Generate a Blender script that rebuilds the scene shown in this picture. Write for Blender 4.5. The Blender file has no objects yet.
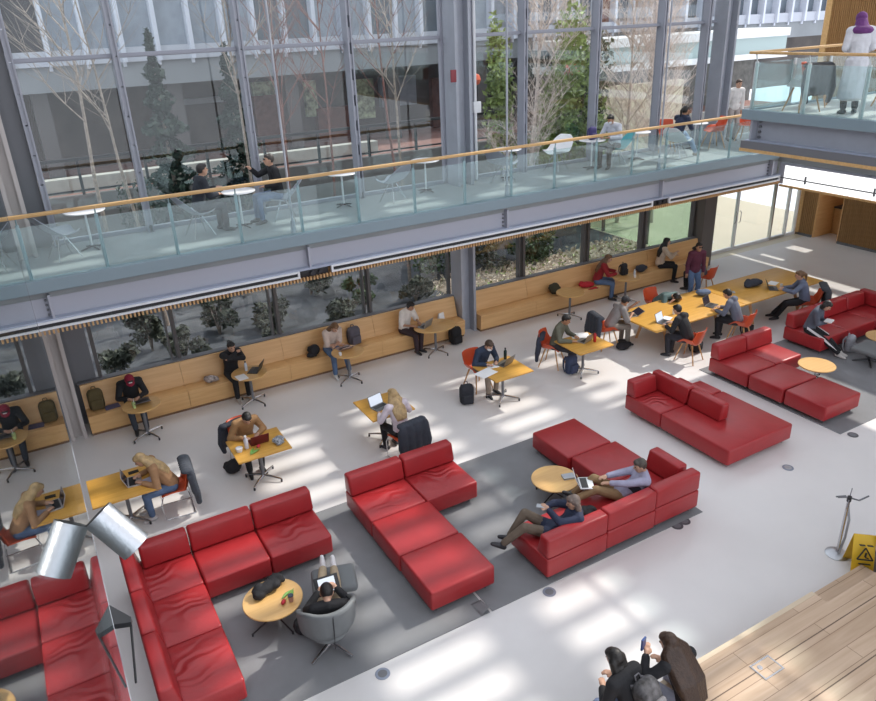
import bpy, bmesh, math, random
from mathutils import Vector, Matrix, Euler
random.seed(7)
PI = math.pi
SC = bpy.context.scene
COL = SC.collection
V = Vector

# ------------------------------------------------------------------ materials
MATS = {}
def mat(name, col, rough=.5, metal=0., bump=0., bscale=20., var=0., vscale=4., spec=.5, coat=0.):
    if name in MATS: return MATS[name]
    m = bpy.data.materials.new(name); m.use_nodes = True
    nt = m.node_tree; b = nt.nodes['Principled BSDF']
    b.inputs['Base Color'].default_value = (*col, 1); b.inputs['Roughness'].default_value = rough
    b.inputs['Metallic'].default_value = metal; b.inputs['Specular IOR Level'].default_value = spec
    b.inputs['Coat Weight'].default_value = coat
    tc = nt.nodes.new('ShaderNodeTexCoord')
    if var:
        n = nt.nodes.new('ShaderNodeTexNoise'); n.inputs['Scale'].default_value = vscale; n.inputs['Detail'].default_value = 5
        nt.links.new(tc.outputs['Object'], n.inputs['Vector'])
        r = nt.nodes.new('ShaderNodeValToRGB'); r.color_ramp.elements[0].position = .3; r.color_ramp.elements[1].position = .7
        r.color_ramp.elements[0].color = (*[c*(1-var) for c in col], 1); r.color_ramp.elements[1].color = (*[min(1, c*(1+var)) for c in col], 1)
        nt.links.new(n.outputs['Fac'], r.inputs['Fac']); nt.links.new(r.outputs['Color'], b.inputs['Base Color'])
    if bump:
        n = nt.nodes.new('ShaderNodeTexNoise'); n.inputs['Scale'].default_value = bscale; n.inputs['Detail'].default_value = 4
        nt.links.new(tc.outputs['Object'], n.inputs['Vector'])
        bp = nt.nodes.new('ShaderNodeBump'); bp.inputs['Strength'].default_value = bump; bp.inputs['Distance'].default_value = .02
        nt.links.new(n.outputs['Fac'], bp.inputs['Height']); nt.links.new(bp.outputs['Normal'], b.inputs['Normal'])
    MATS[name] = m; return m

def wood(name, c1, c2, axis='X', scale=1.0, rough=.42, plank=None):
    """grain running along axis; optional plank joints across the other horizontal axis"""
    m = bpy.data.materials.new(name); m.use_nodes = True; MATS[name] = m
    nt = m.node_tree; b = nt.nodes['Principled BSDF']; b.inputs['Roughness'].default_value = rough
    tc = nt.nodes.new('ShaderNodeTexCoord'); mp = nt.nodes.new('ShaderNodeMapping')
    s = [14*scale]*3; s['XYZ'.index(axis)] = .9*scale
    mp.inputs['Scale'].default_value = s
    nt.links.new(tc.outputs['Object'], mp.inputs['Vector'])
    n = nt.nodes.new('ShaderNodeTexNoise'); n.inputs['Scale'].default_value = 1.6; n.inputs['Detail'].default_value = 6; n.inputs['Distortion'].default_value = .6
    nt.links.new(mp.outputs['Vector'], n.inputs['Vector'])
    r = nt.nodes.new('ShaderNodeValToRGB'); r.color_ramp.elements[0].position = .3; r.color_ramp.elements[1].position = .72
    r.color_ramp.elements[0].color = (*c1, 1); r.color_ramp.elements[1].color = (*c2, 1)
    nt.links.new(n.outputs['Fac'], r.inputs['Fac'])
    out = r.outputs['Color']
    if plank:
        br = nt.nodes.new('ShaderNodeTexBrick'); br.inputs['Scale'].default_value = 1
        br.inputs['Brick Width'].default_value = plank[0]; br.inputs['Row Height'].default_value = plank[1]; br.inputs['Mortar Size'].default_value = .004
        br.inputs['Color1'].default_value = (1, 1, 1, 1); br.inputs['Color2'].default_value = (.86, .84, .82, 1); br.inputs['Mortar'].default_value = (.45, .4, .36, 1)
        nt.links.new(tc.outputs['Object'], br.inputs['Vector'])
        mx = nt.nodes.new('ShaderNodeMix'); mx.data_type = 'RGBA'; mx.blend_type = 'MULTIPLY'; mx.inputs['Factor'].default_value = 1
        nt.links.new(out, mx.inputs['A']); nt.links.new(br.outputs['Color'], mx.inputs['B']); out = mx.outputs['Result']
    nt.links.new(out, b.inputs['Base Color']); return m

def glass(name, tint=(.95, .98, .97), ior=1.5, rough=0., diffuse_mix=0.):
    m = bpy.data.materials.new(name); m.use_nodes = True; MATS[name] = m
    nt = m.node_tree; nt.nodes.remove(nt.nodes['Principled BSDF']); o = nt.nodes['Material Output']
    t = nt.nodes.new('ShaderNodeBsdfTransparent'); t.inputs['Color'].default_value = (*tint, 1)
    g = nt.nodes.new('ShaderNodeBsdfGlossy'); g.inputs['Roughness'].default_value = rough; g.inputs['Color'].default_value = (.95, .97, .97, 1)
    f = nt.nodes.new('ShaderNodeFresnel'); 
    gm = nt.nodes.new('ShaderNodeNewGeometry'); mr = nt.nodes.new('ShaderNodeMapRange')      # a thin pane: same reflectance from either face
    mr.inputs['To Min'].default_value = ior; mr.inputs['To Max'].default_value = 1/ior
    nt.links.new(gm.outputs['Backfacing'], mr.inputs['Value']); nt.links.new(mr.outputs['Result'], f.inputs['IOR'])
    mx = nt.nodes.new('ShaderNodeMixShader')
    nt.links.new(f.outputs[0], mx.inputs[0]); nt.links.new(t.outputs[0], mx.inputs[1]); nt.links.new(g.outputs[0], mx.inputs[2])
    out = mx
    if diffuse_mix:  # blends a pale diffuse share into the glass
        d = nt.nodes.new('ShaderNodeBsdfDiffuse'); d.inputs['Color'].default_value = (.8, .88, .88, 1)
        m2 = nt.nodes.new('ShaderNodeMixShader'); m2.inputs[0].default_value = diffuse_mix
        nt.links.new(mx.outputs[0], m2.inputs[1]); nt.links.new(d.outputs[0], m2.inputs[2]); out = m2
    nt.links.new(out.outputs[0], o.inputs['Surface']); return m

def leather(name, col, wrinkle):
    m = bpy.data.materials.new(name); m.use_nodes = True; MATS[name] = m
    nt = m.node_tree; b = nt.nodes['Principled BSDF']; b.inputs['Base Color'].default_value = (*col, 1)
    b.inputs['Roughness'].default_value = .36; b.inputs['Specular IOR Level'].default_value = .5
    tc = nt.nodes.new('ShaderNodeTexCoord')
    n = nt.nodes.new('ShaderNodeTexNoise'); n.inputs['Scale'].default_value = 5; n.inputs['Detail'].default_value = 6
    nt.links.new(tc.outputs['Object'], n.inputs['Vector'])
    r = nt.nodes.new('ShaderNodeValToRGB'); r.color_ramp.elements[0].color = (*[c*.85 for c in col], 1); r.color_ramp.elements[1].color = (*[min(1, c*1.12) for c in col], 1)
    nt.links.new(n.outputs['Fac'], r.inputs['Fac']); nt.links.new(r.outputs['Color'], b.inputs['Base Color'])
    h = n.outputs['Fac']; dist = .006
    if wrinkle:
        w = nt.nodes.new('ShaderNodeTexWave'); w.wave_type = 'RINGS'; w.inputs['Scale'].default_value = 1.5; w.inputs['Distortion'].default_value = 20
        w.inputs['Detail'].default_value = 1.2; w.inputs['Detail Scale'].default_value = 1.1
        gr = nt.nodes.new('ShaderNodeTexGradient'); gr.gradient_type = 'SPHERICAL'
        mp = nt.nodes.new('ShaderNodeMapping'); mp.inputs['Scale'].default_value = (2.0, 2.0, 0)
        nt.links.new(tc.outputs['Object'], mp.inputs['Vector']); nt.links.new(mp.outputs['Vector'], gr.inputs['Vector'])
        oi = nt.nodes.new('ShaderNodeObjectInfo'); va = nt.nodes.new('ShaderNodeVectorMath'); va.operation = 'MULTIPLY_ADD'
        va.inputs[1].default_value = (.7, 1.3, .4); nt.links.new(oi.outputs['Location'], va.inputs[0]); nt.links.new(tc.outputs['Object'], va.inputs[2])
        nt.links.new(va.outputs[0], w.inputs['Vector'])
        mu = nt.nodes.new('ShaderNodeMath'); mu.operation = 'MULTIPLY'
        nt.links.new(w.outputs['Fac'], mu.inputs[0]); nt.links.new(gr.outputs['Fac'], mu.inputs[1])
        ad = nt.nodes.new('ShaderNodeMath'); ad.operation = 'MULTIPLY_ADD'; ad.inputs[1].default_value = 1.6
        nt.links.new(mu.outputs[0], ad.inputs[0]); nt.links.new(n.outputs['Fac'], ad.inputs[2]); h = ad.outputs[0]; dist = .02
    bp = nt.nodes.new('ShaderNodeBump'); bp.inputs['Strength'].default_value = .55; bp.inputs['Distance'].default_value = dist
    nt.links.new(h, bp.inputs['Height']); nt.links.new(bp.outputs['Normal'], b.inputs['Normal']); return m

def emit(name, col, s):
    m = bpy.data.materials.new(name); m.use_nodes = True; MATS[name] = m
    b = m.node_tree.nodes['Principled BSDF']; b.inputs['Base Color'].default_value = (*[c*.3 for c in col], 1)
    b.inputs['Emission Color'].default_value = (*col, 1); b.inputs['Emission Strength'].default_value = s; return m

RED = leather('red_leather', (.36, .022, .026), False); REDW = leather('red_leather_creased', (.36, .022, .026), True)
OAK = wood('oak_bench', (.68, .39, .16), (.78, .49, .22), 'X', .8)
TABLEY = wood('yellow_ply', (.60, .31, .055), (.70, .39, .085), 'X', .8, .35)
TABLEO = wood('round_ply', (.64, .37, .13), (.72, .45, .18), 'X', .8, .35)
RAILW = wood('handrail_oak', (.55, .33, .13), (.68, .44, .2), 'X', .8)
STEPW = wood('pale_step_oak', (.52, .37, .25), (.64, .48, .35), 'X', .7, .4, (2.4, .21))
SLATW = wood('slat_oak', (.42, .23, .09), (.55, .32, .14), 'Z', .8)
BIRCHLEG = wood('light_wood_leg', (.5, .27, .11), (.62, .36, .16), 'Z', 1)
STEEL = mat('grey_painted_steel', (.36, .38, .43), .45, var=.05)
STEELD = mat('dark_grey_steel', (.16, .165, .18), .45)
LAV = mat('lavender_grey_paint', (.40, .41, .47), .42)
TEAL = mat('blue_grey_kerb', (.22, .29, .33), .4)
CHROME = mat('chrome', (.6, .6, .62), .22, 1.)
ALU = mat('brushed_aluminium', (.55, .57, .6), .34, 1., bump=.1, bscale=60)
DARKM = mat('dark_metal', (.05, .05, .055), .4, .6)
BLACK = mat('black_plastic', (.015, .015, .017), .45)
WHITEP = mat('white_laminate', (.82, .82, .83), .3)
WHITEM = mat('white_metal', (.75, .76, .78), .35)
PAPER = mat('paper', (.85, .85, .85), .8)
SCREEN_L = emit('lit_screen', (.75, .82, .95), .55)
SCREEN_D = mat('dark_screen', (.03, .03, .05), .2)
CARPET = mat('grey_carpet', (.225, .23, .24), .95, bump=.4, bscale=180, var=.1, vscale=1.2)
DECKC = mat('deck_carpet', (.30, .32, .325), .9, bump=.3, bscale=150, var=.06, vscale=2)
TERR = mat('pale_terrazzo', (.72, .70, .69), .3, var=.035, vscale=.9, spec=.4)
SKIN = mat('skin_light', (.55, .32, .22), .5); SKIN2 = mat('skin_tan', (.42, .22, .13), .5); SKIN3 = mat('skin_brown', (.20, .10, .06), .5)
ORANGE = mat('orange_shell', (.62, .085, .025), .4)
GREYUPH = mat('grey_upholstery', (.16, .17, .175), .6, var=.05)
TIRE = mat('rubber', (.02, .02, .02), .6)
GLASS_W = glass('window_glass', (.93, .95, .95), 1.45)
GLASS_R = glass('railing_glass', (.86, .94, .94), 1.45, diffuse_mix=.07)
GLASS_M = glass('partition_glass', (.84, .88, .88), 1.6)
def cloth(col): return mat('cloth_%d_%d_%d' % tuple(int(c*999) for c in col), col, .85, bump=.35, bscale=28, var=.12, vscale=9)
def hairm(col): return mat('hair_%d_%d_%d' % tuple(int(c*999) for c in col), col, .45, bump=.5, bscale=45, var=.25, vscale=18)

# ------------------------------------------------------------------ mesh helpers
def nb(): return bmesh.new()
def box(bm, x0, x1, y0, y1, z0, z1, bev=0, seg=2):
    r = bmesh.ops.create_cube(bm, size=1, matrix=Matrix.Translation(((x0+x1)/2, (y0+y1)/2, (z0+z1)/2)) @ Matrix.Diagonal((abs(x1-x0), abs(y1-y0), abs(z1-z0), 1)))
    if bev:
        es = list({e for v in r['verts'] for e in v.link_edges})
        bmesh.ops.bevel(bm, geom=es, offset=bev, segments=seg, affect='EDGES', profile=.5)
    return bm
def obox(bm, c, size, rot=(0, 0, 0), bev=0, seg=2):
    r = bmesh.ops.create_cube(bm, size=1, matrix=Matrix.Translation(c) @ Euler(rot).to_matrix().to_4x4() @ Matrix.Diagonal((*size, 1)))
    if bev:
        es = list({e for v in r['verts'] for e in v.link_edges})
        bmesh.ops.bevel(bm, geom=es, offset=bev, segments=seg, affect='EDGES', profile=.5)
    return bm
def frame_to(a, b):
    d = (b-a); L = d.length; q = d.to_track_quat('Z', 'Y') if L > 1e-9 else Euler((0, 0, 0)).to_quaternion()
    return q.to_matrix().to_4x4(), L
def cyl(bm, a, b, r0, r1=None, seg=12, caps=True):
    a, b = V(a), V(b); r1 = r0 if r1 is None else r1
    m, L = frame_to(a, b)
    bmesh.ops.create_cone(bm, cap_ends=caps, segments=seg, radius1=max(r0, 1e-4), radius2=max(r1, 1e-4), depth=L, matrix=Matrix.Translation((a+b)/2) @ m)
    return bm
def ell(bm, c, r, rot=None, sub=2):
    if isinstance(r, (int, float)): r = (r, r, r)
    M = Matrix.Translation(c) @ (rot.to_4x4() if rot is not None else Matrix()) @ Matrix.Diagonal((*r, 1))
    bmesh.ops.create_icosphere(bm, subdivisions=sub, radius=1, matrix=M); return bm
def cap(bm, a, b, r0, r1=None, seg=10):
    r1 = r0 if r1 is None else r1
    cyl(bm, a, b, r0, r1, seg); ell(bm, a, r0, sub=2); ell(bm, b, r1, sub=2); return bm
def chain(bm, pts, rs, seg=10):
    for i in range(len(pts)-1): cap(bm, V(pts[i]), V(pts[i+1]), rs[i], rs[i+1], seg)
    return bm
def tube(bm, pts, r, seg=8):
    """one continuous swept tube (no self overlap at the joints)"""
    pts = [V(p) for p in pts]; rings = []
    rs = r if isinstance(r, (list, tuple)) else [r]*len(pts)
    up = V((0, 0, 1))
    for i, p in enumerate(pts):
        d = (pts[min(i+1, len(pts)-1)]-pts[max(i-1, 0)]).normalized()
        if i == 0:
            u = d.cross(up)
            if u.length < .1: u = d.cross(V((1, 0, 0)))
            u.normalize()
        else:
            u = (u - d*u.dot(d)).normalized()
        w = d.cross(u)
        rings.append([bm.verts.new(p + (u*math.cos(2*PI*k/seg)+w*math.sin(2*PI*k/seg))*rs[i]) for k in range(seg)])
    for a, b in zip(rings, rings[1:]):
        for k in range(seg): bm.faces.new((a[k], a[(k+1) % seg], b[(k+1) % seg], b[k]))
    bm.faces.new(rings[0][::-1]); bm.faces.new(rings[-1]); return bm
def lathe(bm, prof, seg=28, c=(0, 0, 0)):
    rings = []
    for r, z in prof:
        if r < 1e-5: rings.append([bm.verts.new((c[0], c[1], c[2]+z))])
        else: rings.append([bm.verts.new((c[0]+r*math.cos(2*PI*k/seg), c[1]+r*math.sin(2*PI*k/seg), c[2]+z)) for k in range(seg)])
    for a, b in zip(rings, rings[1:]):
        for k in range(seg):
            k2 = (k+1) % seg
            if len(a) == 1 and len(b) == 1: continue
            if len(a) == 1: bm.faces.new((a[0], b[k2], b[k]))
            elif len(b) == 1: bm.faces.new((a[k], a[k2], b[0]))
            else: bm.faces.new((a[k], a[k2], b[k2], b[k]))
    return bm
def disc(bm, c, r, z0, z1, seg=40, bev=.006, sx=1., sy=1.):
    lathe(bm, [(0, z0), (r-bev, z0), (r, z0+bev), (r, z1-bev), (r-bev, z1), (0, z1)], seg)
    for v in bm.verts: v.co.x = v.co.x*sx + c[0]; v.co.y = v.co.y*sy + c[1]
    return bm
def prism(bm, poly, axis, a, b):
    """polygon (2d) extruded along axis from a to b"""
    def P(u, w, t): return {'X': (t, u, w), 'Y': (u, t, w), 'Z': (u, w, t)}[axis]
    A = [bm.verts.new(P(u, w, a)) for u, w in poly]; B = [bm.verts.new(P(u, w, b)) for u, w in poly]
    n = len(poly); bm.faces.new(A); bm.faces.new(B[::-1])
    for i in range(n): bm.faces.new((A[i], B[i], B[(i+1) % n], A[(i+1) % n]))
    return bm
def grid(bm, fn, nu, nv):
    vs = [[bm.verts.new(fn(i/(nu-1), j/(nv-1))) for j in range(nv)] for i in range(nu)]
    for i in range(nu-1):
        for j in range(nv-1): bm.faces.new((vs[i][j], vs[i+1][j], vs[i+1][j+1], vs[i][j+1]))
    return bm
def obj(name, bm, m, parent=None, loc=None, smooth=True, world=False, ang=40):
    if world and parent is not None:
        bmesh.ops.translate(bm, vec=-parent.location, verts=bm.verts)
    if loc is not None and world: pass
    bmesh.ops.recalc_face_normals(bm, faces=bm.faces)
    me = bpy.data.meshes.new(name); bm.to_mesh(me); bm.free()
    for mm in (m if isinstance(m, (list, tuple)) else [m]): me.materials.append(mm)
    if smooth:
        me.shade_smooth()
        try: me.set_sharp_from_angle(angle=math.radians(ang))
        except Exception: pass
    o = bpy.data.objects.new(name, me); COL.objects.link(o)
    if parent is not None: o.parent = parent
    if loc is not None: o.location = loc
    return o
def organic(o, vox=.012, it=4):
    r = o.modifiers.new('remesh', 'REMESH'); r.mode = 'VOXEL'; r.voxel_size = vox; r.use_smooth_shade = True
    s = o.modifiers.new('smooth', 'SMOOTH'); s.factor = .5; s.iterations = it
    return o
def thing(name, label, cat, loc=(0, 0, 0), rz=0, group=None):
    o = bpy.data.objects.new(name, None); COL.objects.link(o); o.location = loc; o.rotation_euler = (0, 0, rz)
    o.empty_display_size = .1
    o['label'] = label; o['category'] = cat
    if group: o['group'] = group
    return o
def tag(o, label, cat, group=None, kind=None):
    o['label'] = label; o['category'] = cat
    if group: o['group'] = group
    if kind: o['kind'] = kind
    return o
def struct(name, bm, m, smooth=False):
    o = obj(name, bm, m, smooth=smooth); o['kind'] = 'structure'; return o
def dup(root, loc, rz, label, group=None, cat=None):
    r = root.copy(); COL.objects.link(r); r.location = loc; r.rotation_euler = (0, 0, rz); r['label'] = label
    if group: r['group'] = group
    for ch in list(root.children):
        c = ch.copy(); COL.objects.link(c); c.parent = r
        for g in ch.children:
            d = g.copy(); COL.objects.link(d); d.parent = c
    return r
def face(fx, fy): return math.atan2(-fx, fy)

# ------------------------------------------------------------------ camera, sky, sun
F, YAW, PIT, ROLL, CH = 736.81, .505613, .422785, .0438044, 7.4
fw = V((math.sin(YAW)*math.cos(PIT), math.cos(YAW)*math.cos(PIT), -math.sin(PIT)))
rt = fw.cross(V((0, 0, 1))).normalized(); up = rt.cross(fw)
r2 = rt*math.cos(ROLL) - up*math.sin(ROLL); u2 = rt*math.sin(ROLL) + up*math.cos(ROLL)
cd = bpy.data.cameras.new('camera'); cam = bpy.data.objects.new('camera', cd); COL.objects.link(cam)
cam.matrix_world = Matrix.Translation((0, 0, CH)) @ Matrix((r2, u2, -fw)).transposed().to_4x4()
cd.sensor_width = 36; cd.lens = F/876*36; cd.clip_start = .05; cd.clip_end = 300
SC.camera = cam
SC.view_settings.view_transform = 'Standard'; SC.view_settings.look = 'None'; SC.view_settings.gamma = 1; SC.view_settings.use_curve_mapping = False
SC.view_settings.exposure = EXPOSURE = .62
SC.cycles.transparent_max_bounces = 24; SC.cycles.max_bounces = 8
w = bpy.data.worlds.new('sky'); SC.world = w; w.use_nodes = True
bg = w.node_tree.nodes['Background']; bg.inputs['Color'].default_value = (.87, .91, 1.0, 1); bg.inputs['Strength'].default_value = 1.22
sl = bpy.data.lights.new('sun', 'SUN'); so = bpy.data.objects.new('sun', sl); COL.objects.link(so)
sl.energy = 2.7; sl.angle = math.radians(.9); sl.color = (1, .95, .87)
SUND = V((-.733, -.05, -.68)).normalized()
so.rotation_euler = SUND.to_track_quat('-Z', 'Y').to_euler(); so.location = (20, 5, 20)

# ------------------------------------------------------------------ the hall shell
WY = 15.5                                           # plane of the window wall
bm = nb(); box(bm, -.5, 24.6, -6, 15.42, -.12, 0); struct('floor', bm, TERR)
bm = nb(); box(bm, -3, -.5, -6, 15.42, -.12, 0); struct('floor_dark_backing', bm, mat('dark_backing', (.045, .045, .05), .7, var=.1))  # invented dark strip, keeps pale floor from showing through the glass
bm = nb(); box(bm, 18.3, 26, 15.42, 24, -.12, 0); struct('floor_lobby', bm, mat('lobby_terrazzo', (.66, .60, .47), .3, var=.03, vscale=.8))
# the hall's left end wall, and the pane of the gallery's glass screen the camera stands beside
bm = nb(); box(bm, -3.1, -3.0, -6, 16, -.1, 11); struct('wall_left', bm, mat('left_wall', (.10, .10, .105), .7))
t = thing('glass_screen', 'big mirror-like glass screen at the left edge of the view', 'screen', (-.08, 2.3, 5.29))
bm = nb(); box(bm, -.088, -.08, -.9, 4.23, 5.29, 9.6); obj('glass_pane', bm, GLASS_M, t, world=True, smooth=False)
bm = nb(); box(bm, -.090, -.079, -.9, 4.23, 5.282, 5.29); obj('bottom_rail', bm, STEEL, t, world=True, smooth=False)
bm = nb(); box(bm, -.089, -.079, 4.23, 4.238, 5.275, 9.6); obj('end_rail', bm, STEELD, t, world=True, smooth=False)
bm = nb(); box(bm, 24.6, 24.8, -6, 14.2, -.1, 3.78)
for za, zb in ((4.12, 4.45), (5.1, 5.32), (5.75, 7.1), (7.5, 8.6)): box(bm, 24.6, 24.8, -6, 15.95, za, zb)  # unseen bars added, gaps set to throw sun strips on the floor
box(bm, 24.6, 24.8, 14.2, 15.95, 2.95, 3.78); struct('wall_right_sun_bars', bm, SLATW)
# lobby side walls beyond the glass doors
bm = nb(); box(bm, 18.3, 26, 24, 24.2, 0, 4.6); struct('wall_lobby', bm, mat('lobby_wall', (.55, .52, .40), .8))

# columns: H sections
def column(label, x0, x1, y0, y1, z0, z1, m=STEEL):
    bm = nb(); t = .05
    box(bm, x0, x0+t*1.4, y0, y1, z0, z1); box(bm, x1-t*1.4, x1, y0, y1, z0, z1); box(bm, x0+t*1.4, x1-t*1.4, (y0+y1)/2-.03, (y0+y1)/2+.03, z0, z1)
    box(bm, x0+t*1.4, x1-t*1.4, y1-.02, y1, z0, z1)
    o = obj('steel_column', bm, m, smooth=False); tag(o, label, 'column'); return o
column('grey steel column standing between the two long wooden benches', 9.0, 9.42, 14.9, 15.4, 0, 10.4)
column('pale steel column at the left end of the wooden bench, beside the glass screen', -.26, .04, 14.74, 15.15, 0, 10.4, mat('warm_steel', (.50, .46, .44), .45))
column('grey steel column of the upper storey behind the woman in navy', 17.75, 18.2, 15.05, 15.5, 3.77, 10.4)
bm = nb(); box(bm, 17.75, 18.25, 15.1, 15.55, 0, 2.9); o = obj('clad_column', bm, mat('bronze_cladding', (.13, .115, .105), .4), smooth=False)
tag(o, 'dark bronze clad column at the right end of the window bench', 'column')

# lower window band
LOWX = [.48, 2.08, 4.35, 6.65, 9.2, 11.22, 13.45, 15.62, 17.75]
BRZ = mat('bronze_frame', (.105, .10, .10), .4)
n = 0
for a, b in zip(LOWX, LOWX[1:]):
    n += 1; bm = nb(); la = .21 if abs(a-9.2) < .1 else .05; lb = .21 if abs(b-9.2) < .1 else .05
    box(bm, a+la, a+la+.07, WY-.07, WY+.09, .8, 2.9); box(bm, b-lb-.03, b-lb+.0, WY-.07, WY+.09, .8, 2.9)
    box(bm, a+la+.07, b-lb-.03, WY-.07, WY+.09, 2.84, 2.9); box(bm, a+la+.07, b-lb-.03, WY-.07, WY+.09, .80, .90)
    fr = struct('window_%d' % n, bm, BRZ)
    bm = nb(); box(bm, a+la+.07, b-lb-.03, WY, WY+.02, .9, 2.84); obj('pane', bm, GLASS_W, fr, smooth=False)
bm = nb(); box(bm, .1, 9.0, 15.3, 15.46, .80, .95); struct('trim_2', bm, STEELD)
bm = nb(); box(bm, 9.42, 17.75, 15.3, 15.46, .80, .95); struct('trim_3', bm, STEELD)
bm = nb(); box(bm, -3, 18.2, WY-.06, WY+.1, -.1, .80); box(bm, -3, .48, WY-.06, WY+.1, .80, 2.9); box(bm, -3, .34, WY-.06, WY+.1, 3.45, 10.4); struct('wall_window_base', bm, STEELD)

# upper curtain wall
UPX = [.4, 2.1, 4.4, 6.7, 8.98, 9.72, 11.2, 13.45, 15.7, 17.35, 18.15]
MUL = mat('mullion_grey', (.33, .34, .39), .4)
for i, x in enumerate(UPX):
    bm = nb()
    if x in (8.98, 18.15): box(bm, x-.02, x+.05, WY-.06, WY+.08, 3.77, 10.4)
    else:
        yb = WY-.22
        box(bm, x-.055, x-.022, yb, WY+.05, 3.77, 10.4); box(bm, x+.022, x+.055, yb, WY+.05, 3.77, 10.4)
        z = 3.9
        while z < 10.2:
            box(bm, x-.022, x+.022, yb+.03, WY+.03, z, z+(.30 if i > 2 else .5)); z += .52
    o = struct('trim_%d' % (10+i), bm, MUL)
for i, (a, b) in enumerate(zip(UPX, UPX[1:])):
    n += 1
    if (a, b) == (8.98, 9.72): continue
    bm = nb()
    box(bm, a+.06, b-.06, WY-.05, WY+.05, 6.98, 7.06); box(bm, a+.06, b-.06, WY-.09, WY-.05, 7.0, 7.03)
    box(bm, a+.06, b-.06, WY-.05, WY+.05, 3.77, 3.85); box(bm, a+.06, b-.06, WY-.05, WY+.05, 10.3, 10.4)
    fr = struct('window_%d' % n, bm, MUL)
    bm = nb(); box(bm, a+.055, b-.055, WY, WY+.02, 3.85, 6.98); obj('pane', bm, GLASS_W, fr, smooth=False)
    bm = nb(); box(bm, a+.055, b-.055, WY, WY+.02, 7.06, 10.3); obj('pane', bm, GLASS_W, fr, smooth=False)
# small red alarm plate and white box on the centre column
bm = nb(); box(bm, 8.86, 9.0, 14.86, 14.9, 6.1, 6.36, .01); o = obj('alarm_plate', bm, mat('alarm_red', (.25, .04, .05), .5)); tag(o, 'small dark red alarm plate on the tall grey column', 'alarm')
bm = nb(); box(bm, 9.66, 9.86, WY-.3, WY-.22, 5.35, 5.6, .01); o = obj('junction_box', bm, WHITEM); tag(o, 'small white box on the white conduit beside the tall column', 'box')
bm = nb(); tube(bm, [(9.72, WY-.26, 3.8), (9.72, WY-.26, 5.35)], .035); tube(bm, [(9.72, WY-.26, 5.6), (9.72, WY-.26, 10.2)], .035)
o = obj('white_conduit', bm, WHITEM); tag(o, 'white vertical conduit pipe beside the tall grey column', 'pipe')

# ------------------------------------------------------------------ balcony
BY = 13.19
bm = nb(); box(bm, -3, 18.3, BY+.08, 15.44, 3.45, 3.77); box(bm, 18.3, 21.6, -2, 13.0, 3.45, 3.77); box(bm, 18.3, 23.4, 13.0, 15.9, 3.45, 3.77); struct('floor_balcony', bm, DECKC)
bm = nb(); box(bm, -3, 18.3, 13.3, 15.42, 2.92, 3.0)
k = -2.98
while k < 18.25: box(bm, k, k+.03, 13.10, 13.3, 2.87, 2.945); k += .068
struct('ceiling_balcony_slats', bm, mat('slat_end', (.55, .33, .15), .6))
t = thing('balcony_beam', 'long lavender grey steel I-beam carrying the balcony edge', 'beam', (9, 13.4, 3.1))
bm = nb(); box(bm, -3, 18.3, 13.26, 13.30, 3.12, 3.45); obj('web', bm, LAV, t, world=True, smooth=False)
bm = nb(); box(bm, -3, 18.3, 13.12, 13.5, 3.08, 3.12); obj('flange', bm, mat('flange_sky_tint', (.36, .40, .50), .35), t, world=True, smooth=False)  # bluish flange colour holds the sky's reflection
for x in (.02, 4.55, 9.18, 13.85, 17.95):
    bm = nb(); box(bm, x-.02, x+.02, 13.14, 13.26, 3.12, 3.52); pl = obj('stiffener', bm, LAV, t, world=True, smooth=False)
    if x in (.02, 9.18, 17.95):
        bm = nb()
        for q in range(4): cyl(bm, (x-.06, 13.23, 3.16+q*.085), (x-.06, 13.26, 3.16+q*.085), .022, seg=8); 
        ob = obj('bolt', bm, STEELD, None); ob.parent = pl; ob.location = -t.location
t = thing('balcony_railing', 'glass balcony railing with oak handrail above the window bench', 'railing', (9, BY, 3.77))
bm = nb(); box(bm, -3, 18.1, BY-.09, BY+.07, 3.58, 3.80, .012); obj('kerb', bm, TEAL, t, world=True, smooth=False)
bm = nb(); box(bm, -3, 18.1, BY-.035, BY+.035, 4.80, 4.86, .015); obj('handrail', bm, RAILW, t, world=True)
PX = [-2.5, -1.3, -.15, 1.01, 2.18, 3.33, 4.5, 5.68, 6.93, 8.13, 9.32, 10.5, 11.7, 12.82, 13.92, 15.06, 16.2, 17.35]
for i, x in enumerate(PX):
    bm = nb(); box(bm, x-.028, x+.028, BY+.02, BY+.05, 3.80, 4.70, .004); cyl(bm, (x, BY+.035, 4.70), (x, BY+.01, 4.80), .012, seg=8); obj('post', bm, mat('teal_post', (.25, .36, .39), .35), t, world=True)
    if i < len(PX)-1:
        bm = nb(); box(bm, x+.012, PX[i+1]-.012, BY-.006, BY+.006, 3.80, 4.66); obj('glass_panel', bm, GLASS_R, t, world=True, smooth=False)
for i, (x, lab) in enumerate(((4.34, 'thin steel hanger rod by the two seated men on the balcony'), (9.25, 'thin steel hanger rod right of the tall column'), (13.78, 'thin steel hanger rod beside the woman in navy'))):
    t = thing('hanger_rod', lab, 'rod', (x, 13.28, 3.77), group='steel hanger rods')
    bm = nb(); cyl(bm, (0, 0, .2), (0, 0, 6.5), .022); obj('rod', bm, STEEL, t)
    bm = nb(); cyl(bm, (0, 0, 0), (0, 0, .28), .045); box(bm, -.05, .05, -.02, .02, 0, .14); obj('clevis', bm, STEEL, t)
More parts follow.
